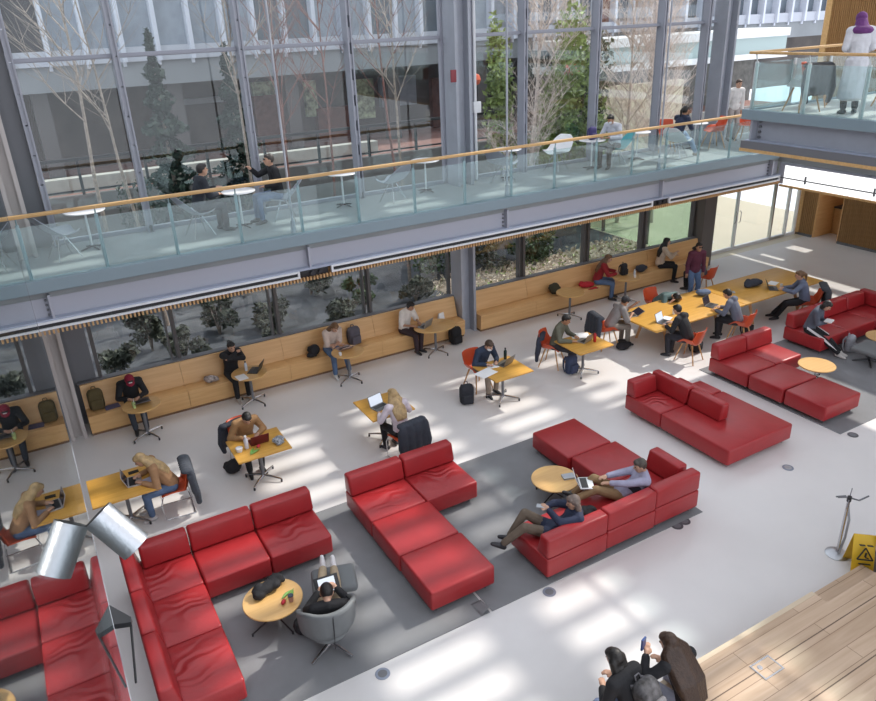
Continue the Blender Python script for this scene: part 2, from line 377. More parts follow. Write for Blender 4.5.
for a, b, lab in ((-.3, 4.3, 'left'), (4.95, 13.5, 'middle'), (14.05, 18.25, 'right')):
    t = thing('air_grille', {'left': 'long white linear air slot under the balcony, left section', 'middle': 'longest white linear air slot, under the middle of the balcony', 'right': 'white linear air slot under the balcony above the glass doors'}[lab], 'vent', (a, 13.12, 2.95), group='linear air slots')
    bm = nb(); box(bm, a, b, 13.09, 13.15, 3.055, 3.09); box(bm, a, b, 13.09, 13.15, 2.95, 2.985); box(bm, a, a+.04, 13.09, 13.15, 2.985, 3.055); box(bm, b-.04, b, 13.09, 13.15, 2.985, 3.055)
    obj('frame', bm, WHITEM, t, world=True, smooth=False)
    bm = nb(); box(bm, a+.04, b-.04, 13.13, 13.15, 2.985, 3.055); obj('slot', bm, BLACK, t, world=True, smooth=False)
for x, lab in ((4.62, 'left, above the woman in the pale tee'), (13.78, 'right, above the red-sweater woman')):
    t = thing('track_projector', 'small dark projector in the balcony soffit gap, ' + lab, 'projector', (x, 13.2, 2.95))
    bm = nb(); box(bm, -.28, .28, -.05, .1, -.02, .16, .01); obj('housing', bm, BLACK, t)
    bm = nb(); cyl(bm, (-.06, -.12, .06), (-.06, -.05, .06), .05); obj('lens', bm, DARKM, t)
    bm = nb(); cyl(bm, (.1, -.1, .06), (.1, -.05, .06), .035); obj('sensor', bm, DARKM, t)

# beam running towards us on the right, white band below glows in place of sunlight
t = thing('cross_beam', 'grey steel beam running towards the viewer above the white panel band', 'beam', (18.3, 9, 3.1))
bm = nb(); box(bm, 18.3, 18.34, -2, 13.2, 2.87, 3.44); obj('web', bm, LAV, t, world=True, smooth=False)
bm = nb(); box(bm, 18.2, 18.3, -2, 13.1, 3.68, 3.74); obj('flange', bm, TEAL, t, world=True, smooth=False)
bm = nb(); box(bm, 18.24, 18.30, -2, 13.1, 3.39, 3.42); obj('lower_flange', bm, LAV, t, world=True, smooth=False)
t = thing('sunlit_panel_band', 'white panel band below the beam on the right, glow in place of sunlight', 'light', (18.3, 9, 2.6))
WB = emit('white_panel_sun_glow', (1, 1, 1), 1.0)
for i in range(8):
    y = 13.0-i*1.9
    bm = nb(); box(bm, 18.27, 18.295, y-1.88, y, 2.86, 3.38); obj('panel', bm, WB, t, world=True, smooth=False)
bm = nb(); tube(bm, [(18.24, 13.1, 3.05), (18.24, -2, 3.05)], .018)
for i in range(8): box(bm, 18.22, 18.26, 12.3-i*1.9, 12.34-i*1.9, 2.97, 3.17)
obj('rod', bm, STEELD, t, world=True)
bm = nb(); box(bm, 18.25, 18.298, -2, 13.1, 2.80, 2.855); obj('wood_edge', bm, RAILW, t, world=True, smooth=False)

# glass doors to the lobby
DX = [18.3, 18.95, 20.1, 21.92, 22.7, 23.2]
for i, (a, b) in enumerate(zip(DX, DX[1:])):
    bm = nb()
    box(bm, a, a+.07, 15.8, 15.9, 0, 2.9); box(bm, a+.07, b, 15.8, 15.9, 0, .09); box(bm, a+.07, b, 15.8, 15.9, 2.8, 2.9)
    d = struct('door_%d' % (i+1), bm, WHITEM if i != 3 else ALU)
    bm = nb(); box(bm, a+.07, b, 15.84, 15.86, .09, 2.8); obj('pane', bm, GLASS_W, d, smooth=False)
    if i in (1, 2):
        bm = nb(); hx = a+.14 if i == 2 else b-.07; tube(bm, [(hx, 15.79, .9), (hx, 15.74, .95), (hx, 15.74, 1.25), (hx, 15.79, 1.3)], .015); obj('door_handle', bm, CHROME, d)
bm = nb(); box(bm, 23.2, 23.27, 15.8, 15.9, 0, 2.9); struct('trim_4', bm, WHITEM)
# slatted timber wall with a niche
def slats(bm, y0, y1, z0, z1, x=23.4):
    box(bm, x, x+.05, y0, y1, z0, z1); y = y0+.01
    while y < y1-.02: box(bm, x-.035, x, y, y+.028, z0, z1); y += .066
SLBACK = wood('slat_wall_oak', (.32, .17, .06), (.44, .25, .10), 'Z', .8)
bm = nb(); slats(bm, 15.2, 15.8, .08, 2.9, 23.36); struct('wall_slats_1', bm, SLBACK)
bm = nb(); slats(bm, 9.0, 14.25, .08, 2.9, 23.36); struct('wall_slats_2', bm, SLBACK)
bm = nb(); slats(bm, 12.9, 15.8, 3.77, 9.5, 23.36); struct('wall_slats_3', bm, SLBACK)
bm = nb(); box(bm, 23.3, 23.36, 15.8, 16.0, 3.77, 9.5); box(bm, 23.3, 23.36, 15.7, 15.85, 0, 2.9); struct('trim_5', bm, RAILW)
bm = nb(); box(bm, 23.3, 23.36, 9, 14.25, 0, .08); box(bm, 23.3, 23.36, 15.2, 15.8, 0, .08); struct('baseboard_right', bm, STEELD)
bm = nb(); box(bm, 23.36, 25.2, 15.15, 15.2, 0, 2.9); box(bm, 23.36, 25.2, 14.25, 14.3, 0, 2.9); box(bm, 25.2, 25.25, 14.25, 15.2, 0, 2.9); struct('wall_niche', bm, OAK)
t = thing('kitchen_counter', 'dark topped wooden counter in the timber niche', 'counter', (24.6, 14.7, 0))
bm = nb(); box(bm, 24.3, 25.18, 14.32, 15.13, 0, .9); obj('cabinet', bm, OAK, t, world=True, smooth=False)
bm = nb(); box(bm, 24.25, 25.18, 14.32, 15.13, .9, .95); obj('worktop', bm, DARKM, t, world=True, smooth=False)

# ------------------------------------------------------------------ landing bridge on the right (mid height)
BX, BE, BZ = 12.8, 10.24, 5.5
bm = nb(); box(bm, BX+.02, 18.0, 1.0, BE-.02, BZ-.12, BZ); struct('floor_bridge', bm, mat('bridge_floor', (.5, .5, .49), .7, var=.04))
t = thing('bridge_beam', 'deep grey steel I-beam under the upper right landing', 'beam', (BX, 6, 4.8))
bm = nb(); box(bm, BX+.22, BX+.26, 1, BE-.15, 4.95, BZ-.12); obj('web', bm, STEEL, t, world=True, smooth=False)
bm = nb(); box(bm, BX+.05, BX+.5, 1, BE-.1, 4.90, 4.95); obj('flange', bm, mat('flange_sky_tint', (.36, .40, .50), .35), t, world=True, smooth=False)  # sky reflection tinted into this flange colour too
bm = nb(); box(bm, BX, BX+.05, 1, BE-.1, 4.79, 4.93); box(bm, BX, 18, BE-.1, BE-.05, 4.79, 4.93); obj('fascia', bm, STEELD, t, world=True, smooth=False)
bm = nb(); box(bm, BX-.01, BX+.06, 1, BE-.04, 4.73, 4.79); obj('wood_edge', bm, RAILW, t, world=True, smooth=False)
bm = nb(); box(bm, BX+.06, 18, 1, BE-.1, 4.72, 4.78); obj('soffit', bm, LAV, t, world=True, smooth=False)
bm = nb(); box(bm, BX+.06, BX+.22, BE-.22, BE-.18, 4.95, BZ-.12); pl = obj('stiffener', bm, STEEL, t, world=True, smooth=False)
bm = nb(); box(bm, BX+.26, 18, BE-.2, BE-.15, 4.95, BZ-.12); obj('end_web', bm, STEEL, t, world=True, smooth=False)
for q in range(4):
    bm = nb(); cyl(bm, (BX+.19, BE-.3, 5.0+q*.1), (BX+.22, BE-.3, 5.0+q*.1), .03, seg=8); obj('bolt', bm, STEELD, t, world=True)
t = thing('bridge_railing', 'glass railing with double oak handrail on the upper right landing', 'railing', (BX, 6, BZ))
bm = nb(); box(bm, BX-.02, BX+.12, 1, BE, BZ-.16, BZ+.03, .01); box(bm, BX+.12, 17.9, BE-.12, BE, BZ-.16, BZ+.03, .01); obj('kerb', bm, TEAL, t, world=True, smooth=False)
bm = nb(); box(bm, BX-.02, BX+.05, 1, BE, BZ+1.04, BZ+1.09, .015); obj('handrail', bm, RAILW, t, world=True)
bm = nb(); box(bm, BX+.05, 17.9, BE-.07, BE, BZ+1.04, BZ+1.09, .015); obj('handrail', bm, RAILW, t, world=True)
POST2 = mat('pale_post', (.55, .6, .6), .3)
ys = [BE-.15-i*1.12 for i in range(9)]
for i, y in enumerate(ys):
    bm = nb(); box(bm, BX+.05, BX+.08, y-.035, y+.035, BZ+.03, BZ+.9, .004); cyl(bm, (BX+.065, y, BZ+.9), (BX+.02, y, BZ+1.04), .012, seg=8); obj('post', bm, POST2, t, world=True)
    if i: bm = nb(); box(bm, BX+.02, BX+.032, y+.012, ys[i-1]-.012, BZ+.03, BZ+.88); obj('glass_panel', bm, GLASS_R, t, world=True, smooth=False)
xs = [BX+.15+i*1.15 for i in range(5)]
for i, x in enumerate(xs):
    bm = nb(); box(bm, x-.035, x+.035, BE-.09, BE-.06, BZ+.03, BZ+.9, .004); obj('post', bm, POST2, t, world=True)
    if i: bm = nb(); box(bm, xs[i-1]+.012, x-.012, BE-.042, BE-.03, BZ+.03, BZ+.88); obj('glass_panel', bm, GLASS_R, t, world=True, smooth=False)

# unseen roof grid of beams and louvres, added to break the sun into patches
bm = nb()
ROOFZ = 13.0
for x in [i*2.3-.2 for i in range(11)]: box(bm, x, x+.62, -6, 15.6, ROOFZ, ROOFZ+.3)
for y in [i*.62-5.8 for i in range(35)]: box(bm, -.5, 24.6, y, y+.24, ROOFZ+.3, ROOFZ+.4)

ROOFM = mat('sun_break_grey', (.5, .5, .5), .6)
if len(bm.verts): struct('sun_break_louvres', bm, ROOFM)
else: bm.free()

# ------------------------------------------------------------------ courtyard and the building across
GRAV = mat('shade_dark_gravel', (.085, .09, .10), .9, bump=.8, bscale=40, var=.35, vscale=1.5)  # gravel colour darkened in place of the courtyard's shade
SOIL = mat('leafy_soil', (.34, .28, .22), .95, bump=.9, bscale=30, var=.4, vscale=3)
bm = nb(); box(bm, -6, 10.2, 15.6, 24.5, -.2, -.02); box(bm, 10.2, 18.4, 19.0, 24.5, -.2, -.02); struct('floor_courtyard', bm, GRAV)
bm = nb(); box(bm, 10.2, 18.4, 15.6, 19.0, -.2, -.01); box(bm, 4.5, 10.2, 15.6, 16.9, -.02, 0); struct('floor_planting', bm, SOIL)
bm = nb(); box(bm, 18.36, 18.4, 15.9, 24, 0, 2.9); struct('window_lobby', bm, glass('green_glass', (.7, .82, .76), 1.5))
bm = nb()
for y in (15.95, 18, 20.2, 22.4): box(bm, 18.33, 18.43, y-.04, y+.04, 0, 2.9)
struct('trim_6', bm, BRZ)
bm = nb(); box(bm, -8, 34, 24.5, 24.8, -.2, 3.0); struct('wall_terrace', bm, mat('terrace_wall', (.20, .19, .18), .8, var=.2, vscale=1))
bm = nb(); box(bm, -8, 34, 24.8, 36, 2.8, 2.9); struct('floor_terrace', bm, mat('brick_paving', (.24, .13, .11), .85, var=.25, vscale=6))
bm = nb(); box(bm, -8, 12, 25.6, 26.0, 2.9, 3.35); o = obj('planter_wall', bm, mat('pale_concrete', (.42, .42, .38), .8, var=.1)); tag(o, 'low pale concrete planter wall seen through the left windows', 'wall')
t = thing('terrace_railing', 'dark metal railing along the terrace beyond the windows', 'railing', (3, 24.6, 3.0))
for i in range(16):
    bm = nb(); box(bm, -4+i*1.9-.04, -4+i*1.9+.04, 24.6, 24.68, 3.0, 4.0); obj('post', bm, DARKM, t, world=True, smooth=False)
bm = nb(); box(bm, -4, 25, 24.58, 24.70, 4.0, 4.09); box(bm, -4, 25, 24.61, 24.67, 3.1, 3.15); obj('rail', bm, DARKM, t, world=True, smooth=False)

t = thing('office_building', 'grey concrete building with white window fins across the courtyard', 'building', (10, 28, 0))
CONC = mat('spandrel_concrete', (.23, .25, .265), .8, var=.12, vscale=.7)
bm = nb(); box(bm, -10, 62, 28, 31, 5.72, 6.5); obj('spandrel', bm, CONC, t, world=True, smooth=False)
bm = nb(); box(bm, -10, 62, 27.9, 28.3, 6.5, 6.95); obj('sill_band', bm, mat('pale_sill', (.45, .48, .54), .6), t, world=True, smooth=False)
bm = nb(); box(bm, -10, 62, 28, 31, 9.2, 13); obj('upper_wall', bm, CONC, t, world=True, smooth=False)
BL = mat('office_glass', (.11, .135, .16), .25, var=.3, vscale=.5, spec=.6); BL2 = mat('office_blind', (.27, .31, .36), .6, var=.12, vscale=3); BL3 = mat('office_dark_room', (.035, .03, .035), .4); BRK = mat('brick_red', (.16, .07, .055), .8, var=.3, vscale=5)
FIN = mat('white_fin', (.58, .62, .7), .5)
random.seed(11)
for i in range(58):
    x = -6+i*1.12
    bm = nb(); box(bm, x-.07, x+.07, 27.75, 28.15, 6.5, 9.6); obj('window_fin', bm, FIN, t, world=True, smooth=False)
    bm = nb(); box(bm, x-.06, x+.04, 27.9, 28.0, 6.36, 6.5); obj('fin_foot', bm, FIN, t, world=True, smooth=False)
    bm = nb(); box(bm, x+.07, x+1.05, 28.15, 28.2, 6.95, 9.2)
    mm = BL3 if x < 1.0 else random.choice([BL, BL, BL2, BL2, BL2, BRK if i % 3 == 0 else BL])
    obj('window_pane', bm, mm, t, world=True, smooth=False)
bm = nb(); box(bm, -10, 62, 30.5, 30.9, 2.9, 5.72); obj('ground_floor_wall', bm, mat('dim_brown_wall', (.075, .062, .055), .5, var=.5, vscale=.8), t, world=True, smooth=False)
for x0, x1, z0, z1, mm in ((5.9, 6.15, 2.9, 4.8, CONC), (5.9, 8.6, 4.8, 5.0, CONC), (8.35, 8.6, 2.9, 4.8, CONC), (8.9, 10.2, 2.9, 4.9, BRK), (11.5, 13.0, 2.9, 4.2, BRK), (14.5, 16.2, 4.0, 5.2, BL2), (17.0, 18.4, 2.9, 5.0, BRK)):
    bm = nb(); box(bm, x0, x1, 30.2, 30.5, z0, z1); obj('wall_panel', bm, mm, t, world=True, smooth=False)
for i in range(9):
    x = -3+i*4.3; bm = nb(); box(bm, x-.25, x+.25, 28.4, 28.9, 2.9, 5.72); obj('column', bm, BRZ, t, world=True, smooth=False)
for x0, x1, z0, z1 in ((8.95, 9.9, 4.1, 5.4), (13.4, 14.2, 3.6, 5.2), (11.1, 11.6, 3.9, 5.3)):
    bm = nb(); box(bm, x0, x1, 30.3, 30.5, z0, z1); obj('painted_opening', bm, mat('pale_garden_pane', (.34, .40, .26), .4, var=.8, vscale=5), t, world=True, smooth=False)  # solid pane, daylight of an opening put into the pale colour
# pale link block on the right
t = thing('link_building', 'white banded glass link building at the right behind the trees', 'building', (26, 26, 0))
bm = nb(); box(bm, 20.5, 34, 25.0, 27.5, 6.0, 6.35); box(bm, 20.5, 34, 25.0, 27.5, 5.05, 5.3); obj('white_band', bm, mat('white_render', (.75, .77, .78), .6), t, world=True, smooth=False)
bm = nb(); box(bm, 20.5, 34, 25.15, 25.25, 5.3, 6.0); obj('glazing', bm, mat('pale_glazing', (.36, .46, .46), .2), t, world=True, smooth=False)
bm = nb(); box(bm, 20.5, 34, 26.9, 27.1, 0, 5.05); obj('recess', bm, mat('recess', (.10, .10, .09), .5, var=.4), t, world=True, smooth=False)

# trees
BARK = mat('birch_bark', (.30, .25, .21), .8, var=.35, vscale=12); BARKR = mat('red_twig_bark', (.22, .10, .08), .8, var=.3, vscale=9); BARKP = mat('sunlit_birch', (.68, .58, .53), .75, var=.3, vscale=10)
def branch(bm, p, d, L, r, depth, spread, rng):
    n = 4; pts = [p]; q = p.copy(); dd = d.copy()
    for i in range(n):
        dd = (dd + V((rng.uniform(-.14, .14), rng.uniform(-.14, .14), rng.uniform(-.03, .16)))).normalized(); q = q + dd*L/n; pts.append(q.copy())
    tube(bm, pts, [r*(1-.75*i/n) for i in range(n+1)], 5)
    if depth:
        for i in range(1, n+1):
            for s in range(2 if depth > 1 else 3):
                a = rng.uniform(0, 2*PI); o = V((math.cos(a), math.sin(a), rng.uniform(.1, .8)))
                branch(bm, pts[i], (dd*.5+o*spread).normalized(), L*rng.uniform(.35, .55), r*.42, depth-1, spread, rng)
def birch(label, x, y, h, m, seed, n=9, z0=0., fork=False, depth=1):
    rng = random.Random(seed); t = thing('bare_tree', label, 'tree', (x, y, z0), group='bare trees in the courtyard')
    lo = 1 if depth > 1 else 4
    bm = nb(); pts = [V((0, 0, -.02))]; q = V((0, 0, 0)); dx = V((rng.uniform(-.06, .06), rng.uniform(-.06, .06), 1))
    for i in range(8):
        q = q + V((dx.x+rng.uniform(-.05, .05), dx.y+rng.uniform(-.05, .05), 1))*h/8; pts.append(q.copy())
    tube(bm, pts, [(.075 if depth > 1 else .05)*(1-.8*i/8)*h/8 for i in range(9)], 8); obj('trunk', bm, m, t)
    bm = nb()
    for i in range(n):
        k = lo+(i % (8-lo)); f = rng.uniform(0, 1); p = pts[k].lerp(pts[k+1], f); a = rng.uniform(0, 2*PI)
        branch(bm, p, V((math.cos(a)*.8, math.sin(a)*.8, .9)).normalized(), h*rng.uniform(.16, .30), (.022 if depth > 1 else .015)*h/8, depth, .8, rng)
    obj('branches', bm, m, t)
def leaves(bm, pts, size, rng):
    for p in pts:
        n = V((rng.gauss(0, 1), rng.gauss(0, 1), rng.gauss(0, 1)+.5)).normalized(); u = n.orthogonal().normalized(); w = n.cross(u); s = size*rng.uniform(.6, 1.3)
        a = rng.uniform(0, 6.28); u2 = u*math.cos(a)+w*math.sin(a); w2 = n.cross(u2)
        bm.faces.new([bm.verts.new(p+u2*s), bm.verts.new(p+w2*s*.45), bm.verts.new(p-u2*s), bm.verts.new(p-w2*s*.45)])
def conifer(label, x, y, h, r, m, seed, z0=0., n=2600):
    rng = random.Random(seed); t = thing('evergreen_tree', label, 'tree', (x, y, z0), group='evergreen trees in the courtyard')
    bm = nb(); tube(bm, [(0, 0, -.02), (0, 0, h*.95)], [.09, .02], 8); obj('trunk', bm, BARK, t)
    bm = nb(); P = []
    for i in range(n):
        k = rng.random()**.7; z = h*(.12+.86*(1-k)); lay = .65+.35*math.sin(z*9); R = r*k*lay*math.sqrt(rng.uniform(.15, 1)); a = rng.choice(range(11))*.571+rng.gauss(0, .16)+z*2
        P.append(V((R*math.cos(a), R*math.sin(a), z-.25*R)))
    leaves(bm, P, .12, rng); obj('foliage', bm, m, t, smooth=False)
def bush(label, x, y, w, h, m, seed, z0=0., n=900, name='shrub', grp='shrubs in the courtyard', size=.09):
    rng = random.Random(seed); t = thing(name, label, 'bush' if name == 'shrub' else 'tree', (x, y, z0), group=grp)
    bm = nb()
    for i in range(5): tube(bm, [(0, 0, -.02), (rng.uniform(-.3, .3)*w, rng.uniform(-.3, .3)*w, h*.7)], [.03, .008], 5)
    obj('stem', bm, BARK, t)
    cl = [V((rng.uniform(-.6, .6)*w, rng.uniform(-.6, .6)*w, h*rng.uniform(.25, .85))) for _ in range(9)]
    bm = nb(); P = []
    for i in range(n):
        c = rng.choice(cl); v = V((rng.gauss(0, 1), rng.gauss(0, 1), rng.gauss(0, 1))).normalized()*rng.uniform(.5, 1)
        P.append(c+V((v.x*w*.36, v.y*w*.36, v.z*h*.24)))
    for p in P: p.z = max(.03, p.z)
    leaves(bm, P, size, rng); obj('foliage', bm, m, t, smooth=False)
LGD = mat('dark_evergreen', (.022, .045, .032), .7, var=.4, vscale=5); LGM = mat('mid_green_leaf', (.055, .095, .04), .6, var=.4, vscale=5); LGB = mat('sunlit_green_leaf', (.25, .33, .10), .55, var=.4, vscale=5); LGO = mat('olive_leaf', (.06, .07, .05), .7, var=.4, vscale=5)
for i, (x, y, h, m, n, lab, d) in enumerate((
    (1.9, 21.5, 10.5, BARK, 12, 'slender bare tree behind the far left window pane', 1), (2.7, 20.2, 9.0, BARK, 9, 'thin bare tree left of the dark conifer', 1),
    (5.9, 20.5, 9.5, BARK, 10, 'bare tree in front of the second conifer', 1), (7.3, 22.5, 9, BARKR, 14, 'reddish bare tree right of the second conifer', 1),
    (8.6, 22, 9, BARKR, 12, 'reddish bare tree behind the mullion left of the tall column', 1), (9.9, 19.5, 9.5, BARK, 11, 'grey bare tree left of the tall column', 1),
    (10.9, 21.8, 9.5, BARKR, 12, 'dark forked bare tree just left of the tall column', 1),
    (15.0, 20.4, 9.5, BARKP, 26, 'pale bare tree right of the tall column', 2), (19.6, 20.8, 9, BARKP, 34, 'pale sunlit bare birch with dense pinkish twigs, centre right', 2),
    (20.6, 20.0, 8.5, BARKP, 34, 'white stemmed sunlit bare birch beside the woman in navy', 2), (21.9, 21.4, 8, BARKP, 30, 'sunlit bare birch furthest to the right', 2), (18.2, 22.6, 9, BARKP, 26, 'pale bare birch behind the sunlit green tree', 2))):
    birch(lab, x, y, h, m, 30+i, n, depth=d)
conifer('dark conifer seen through the left window panes', 3.95, 22.3, 7.6, 1.7, LGD, 5, n=4200)
conifer('second, slimmer dark conifer behind the seated men', 6.0, 22.6, 7.2, 1.6, LGD, 6, n=3800)
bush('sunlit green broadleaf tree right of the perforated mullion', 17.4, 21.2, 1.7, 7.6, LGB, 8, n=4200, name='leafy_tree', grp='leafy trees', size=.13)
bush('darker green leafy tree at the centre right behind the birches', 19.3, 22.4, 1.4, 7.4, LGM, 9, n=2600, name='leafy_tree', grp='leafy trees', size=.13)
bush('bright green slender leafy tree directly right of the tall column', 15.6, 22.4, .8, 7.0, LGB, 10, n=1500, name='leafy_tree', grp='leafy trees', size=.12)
for i, (x, y, w, h, m, lab) in enumerate((
    (1.1, 17.6, .55, .8, LGO, 'dark low shrub behind the leftmost lower window'), (2.0, 18.6, .6, 1.3, LGO, 'tall dark shrub behind the leftmost lower window'), (2.6, 17.6, .6, .8, LGO, 'dark low shrub left of the second lower window'),
    (3.75, 18.7, .6, 1.1, LGO, 'dark shrub behind the bronze mullion above the woman in black'), (5.1, 18.3, .6, .9, LGO, 'round dark shrub behind the second lower window'),
    (6.9, 20.2, .8, 1.1, LGO, 'loose olive shrub behind the third lower window'), (6.6, 17.1, .6, .7, LGO, 'low brown shrub above the woman in the pale tee'), (7.9, 18.4, .6, .8, LGM, 'green shrub near the mullion by the woman in the pale tee'),
    (9.2, 17.8, .6, .7, LGO, 'dark shrub with a round top left of the centre column'), (10.8, 19.6, 1.2, 1.4, LGM, 'large green shrub left of the centre column'), (12.6, 19.2, 1.3, 1.2, LGO, 'spreading olive shrub right of the centre column'),
    (14.3, 19.0, 1.0, .9, LGM, 'green shrub over the right wooden bench'), (2.9, 23.3, .7, 4.0, LGO, 'brown leafy bush behind the left conifer'), (4.6, 16.5, .4, .6, LGO, 'small dark shrub close to the glass'))):
    bush(lab, x, y, w, h, m, 60+i)
rng = random.Random(3); bm = nb()
P = [V((rng.uniform(9.5, 18.2), 15.75+rng.random()**1.2*3.5, .02+rng.random()*.05)) for _ in range(2600)]+[V((rng.uniform(4.8, 10), rng.uniform(15.75, 16.7), .03)) for _ in range(500)]
leaves(bm, P, .075, rng); o = obj('leaf_litter', bm, mat('dry_leaves', (.62, .53, .42), .8, var=.45, vscale=9), smooth=False); tag(o, 'dry sunlit leaf litter on the ground outside the right windows', 'leaves', kind='stuff')
bm = nb(); P = [V((rng.uniform(9.5, 18.0), 15.7+rng.random()*3, .05+rng.random()*.12)) for _ in range(500)]
leaves(bm, P, .07, rng); o = obj('ground_cover', bm, LGB, smooth=False); tag(o, 'green seedlings scattered through the leaf litter', 'plants', kind='stuff')
for i, (px, py, pz, lab) in enumerate(((13.2, 21.0, 5.6, 'left'), (17.3, 21.0, 5.6, 'right'))):  # two blobs added for orange reflections in the window glass
    t = thing('orange_reflection_blob', 'round orange blob in place of a window reflection, %s one of two' % lab, 'reflection', (px, py, pz), group='orange reflection blobs')
    bm = nb(); lathe(bm, [(.12, -.22), (.3, -.14), (.36, 0), (.3, .14), (.12, .22)], 20); obj('blob_body', bm, ORANGE, t)
    bm = nb(); cyl(bm, (0, 0, .2), (0, 0, 1.2), .008, seg=6); obj('blob_cord', bm, DARKM, t)

# ------------------------------------------------------------------ carpets
def carpet(label, x0, x1, y0, y1, hole=None):
    bm = nb(); box(bm, x0, x1, y0, y1, 0.0, .012); o = obj('carpet', bm, CARPET, smooth=False); tag(o, label, 'carpet', 'dark grey carpets'); return o
carpet('dark grey carpet under the left L-shaped red sofa and the recliner', .2, 4.2, 6.45, 9.86)
carpet('dark grey carpet under the sofa with the two lounging readers', 4.24, 8.3, 6.45, 9.80)
carpet('dark grey carpet under the right-hand red sofas', 12.25, 21.0, 6.72, 10.1)
bm = nb(); grid(bm, lambda u, v: V((4.06+.16*u, 6.45+.26*v, .014+.09*(1-v)**2*math.sin(PI*.5*u))), 6, 8)
o = obj('carpet_flap', bm, CARPET); m = o.modifiers.new('s', 'SOLIDIFY'); m.thickness = .008
tag(o, 'small lifted carpet flap at the joint in front of the centre left sofa', 'carpet')

# ------------------------------------------------------------------ red sectional sofas
def seat_block(t, x0, x1, y0, y1, wr, z0=.10, z1=.42):
    bm = nb(); c = V(((x0+x1)/2, (y0+y1)/2, (z0+z1)/2)); g = .006
    box(bm, x0+g, x1-g, y0+g, y1-g, z0, z1, .035, 3)
    bmesh.ops.translate(bm, vec=-c, verts=bm.verts)
    o = obj('seat', bm, REDW if wr else RED, t); o.location = c-t.location; return o
def back_block(t, x0, x1, y0, y1, d, z0=.425, z1=.76):
    bm = nb(); c = V(((x0+x1)/2, (y0+y1)/2, (z0+z1)/2)); g = .008; d = V((*d, 0))
    box(bm, x0+g, x1-g, y0+g, y1-g, z0, z1, .04, 3)
    bmesh.ops.translate(bm, vec=-c, verts=bm.verts)
    for v in bm.verts:
        if v.co.z > 0 and v.co.dot(d) > 0: v.co -= d*.06
    o = obj('backrest', bm, RED, t); o.location = c-t.location; return o
def sofa(label, loc, seats, backs, legs=None):
    t = thing('sectional_sofa', label, 'sofa', (*loc, 0), group='red leather sectional sofas')
    for s in seats: seat_block(t, *s)
    for b in backs: back_block(t, *b)
    for x, y in sorted({(round(x, 2), round(y, 2)) for s in seats for x in (s[0]+.12, s[1]-.12) for y in (s[2]+.1, s[3]-.1)}):
        bm = nb(); cyl(bm, (0, 0, .012), (0, 0, .10), .018, seg=10); o = obj('leg', bm, CHROME, t); o.location = (x-loc[0], y-loc[1], 0)
    return t
sofa('big L-shaped red sofa at the lower left beside the glass screen', (1.4, 8.3),
     [(0, .95, 8.68, 9.66, 1), (.95, 1.9, 8.66, 9.66, 0), (1.9, 2.85, 8.66, 9.66, 1), (0, .95, 7.74, 8.68, 1), (0, .95, 6.74, 7.74, 1)],
     [(.26, .95, 9.38, 9.66, (0, -1)), (.95, 1.9, 9.38, 9.66, (0, -1)), (1.9, 2.85, 9.38, 9.66, (0, -1)), (0, .26, 8.6, 9.66, (1, 0)), (0, .26, 7.74, 8.6, (1, 0)), (0, .26, 6.74, 7.74, (1, 0))])
sofa('red sofa with two ottomans in a row, left of centre', (4.3, 8.2),
     [(3.47, 4.46, 8.64, 9.64, 1), (4.46, 5.43, 8.64, 9.64, 1), (3.47, 4.5, 7.70, 8.64, 0), (3.48, 4.52, 6.78, 7.70, 0)],
     [(3.47, 4.46, 9.36, 9.64, (0, -1)), (4.46, 5.43, 9.36, 9.64, (0, -1))])
sofa('island red sofa with back-to-back bolsters on the bare pale floor', (10.3, 8.3),
     [(9.52, 10.4, 8.62, 9.58, 1), (9.52, 11.22, 7.02, 8.62, 0), (10.4, 11.22, 8.62, 9.2, 0)],
     [(9.52, 10.14, 9.3, 9.58, (0, -1)), (10.14, 10.4, 8.60, 9.58, (-1, 0)), (10.14, 10.4, 7.78, 8.58, (-1, 0)), (10.42, 10.66, 8.3, 9.18, (1, 0), .425, .68)])
sofa('red U-shaped sofa holding the two lounging readers', (6.8, 7.6),
     [(7.1, 8.1, 8.38, 9.42, 0), (7.16, 8.18, 7.42, 8.38, 0), (7.28, 8.24, 6.50, 7.42, 0), (6.3, 7.28, 6.48, 7.40, 0), (5.18, 6.3, 6.46, 7.38, 0)],
     [(7.96, 8.24, 6.78, 7.46, (-1, 0)), (7.28, 8.24, 6.50, 6.78, (0, 1)), (6.3, 7.28, 6.48, 6.76, (0, 1)), (5.18, 6.3, 6.46, 6.74, (0, 1))])
sofa('red sofa with ottomans trailing towards the viewer, right of the island sofa', (13, 8.6),
     [(12.2, 13.1, 8.82, 9.84, 0), (13.1, 13.95, 8.82, 9.84, 0), (12.2, 13.28, 7.98, 8.80, 0), (12.22, 13.32, 7.06, 7.96, 0)],
     [(12.2, 13.1, 9.56, 9.84, (0, -1)), (13.1, 13.95, 9.56, 9.84, (0, -1))])
sofa('far right corner red sofa where someone in striped trousers sits', (16.5, 9.5),
     [(14.98, 15.95, 9.06, 10.06, 0), (15.95, 17.0, 9.06, 10.06, 0), (17.0, 18.0, 9.06, 10.06, 0), (17.05, 18.0, 8.1, 9.06, 0), (17.05, 18.0, 7.1, 8.1, 0)],
     [(14.98, 15.95, 9.78, 10.06, (0, -1)), (15.95, 17.0, 9.78, 10.06, (0, -1)), (17.0, 17.72, 9.78, 10.06, (0, -1)), (17.72, 18.0, 8.9, 10.06, (-1, 0)), (17.72, 18.0, 8.0, 8.88, (-1, 0))])

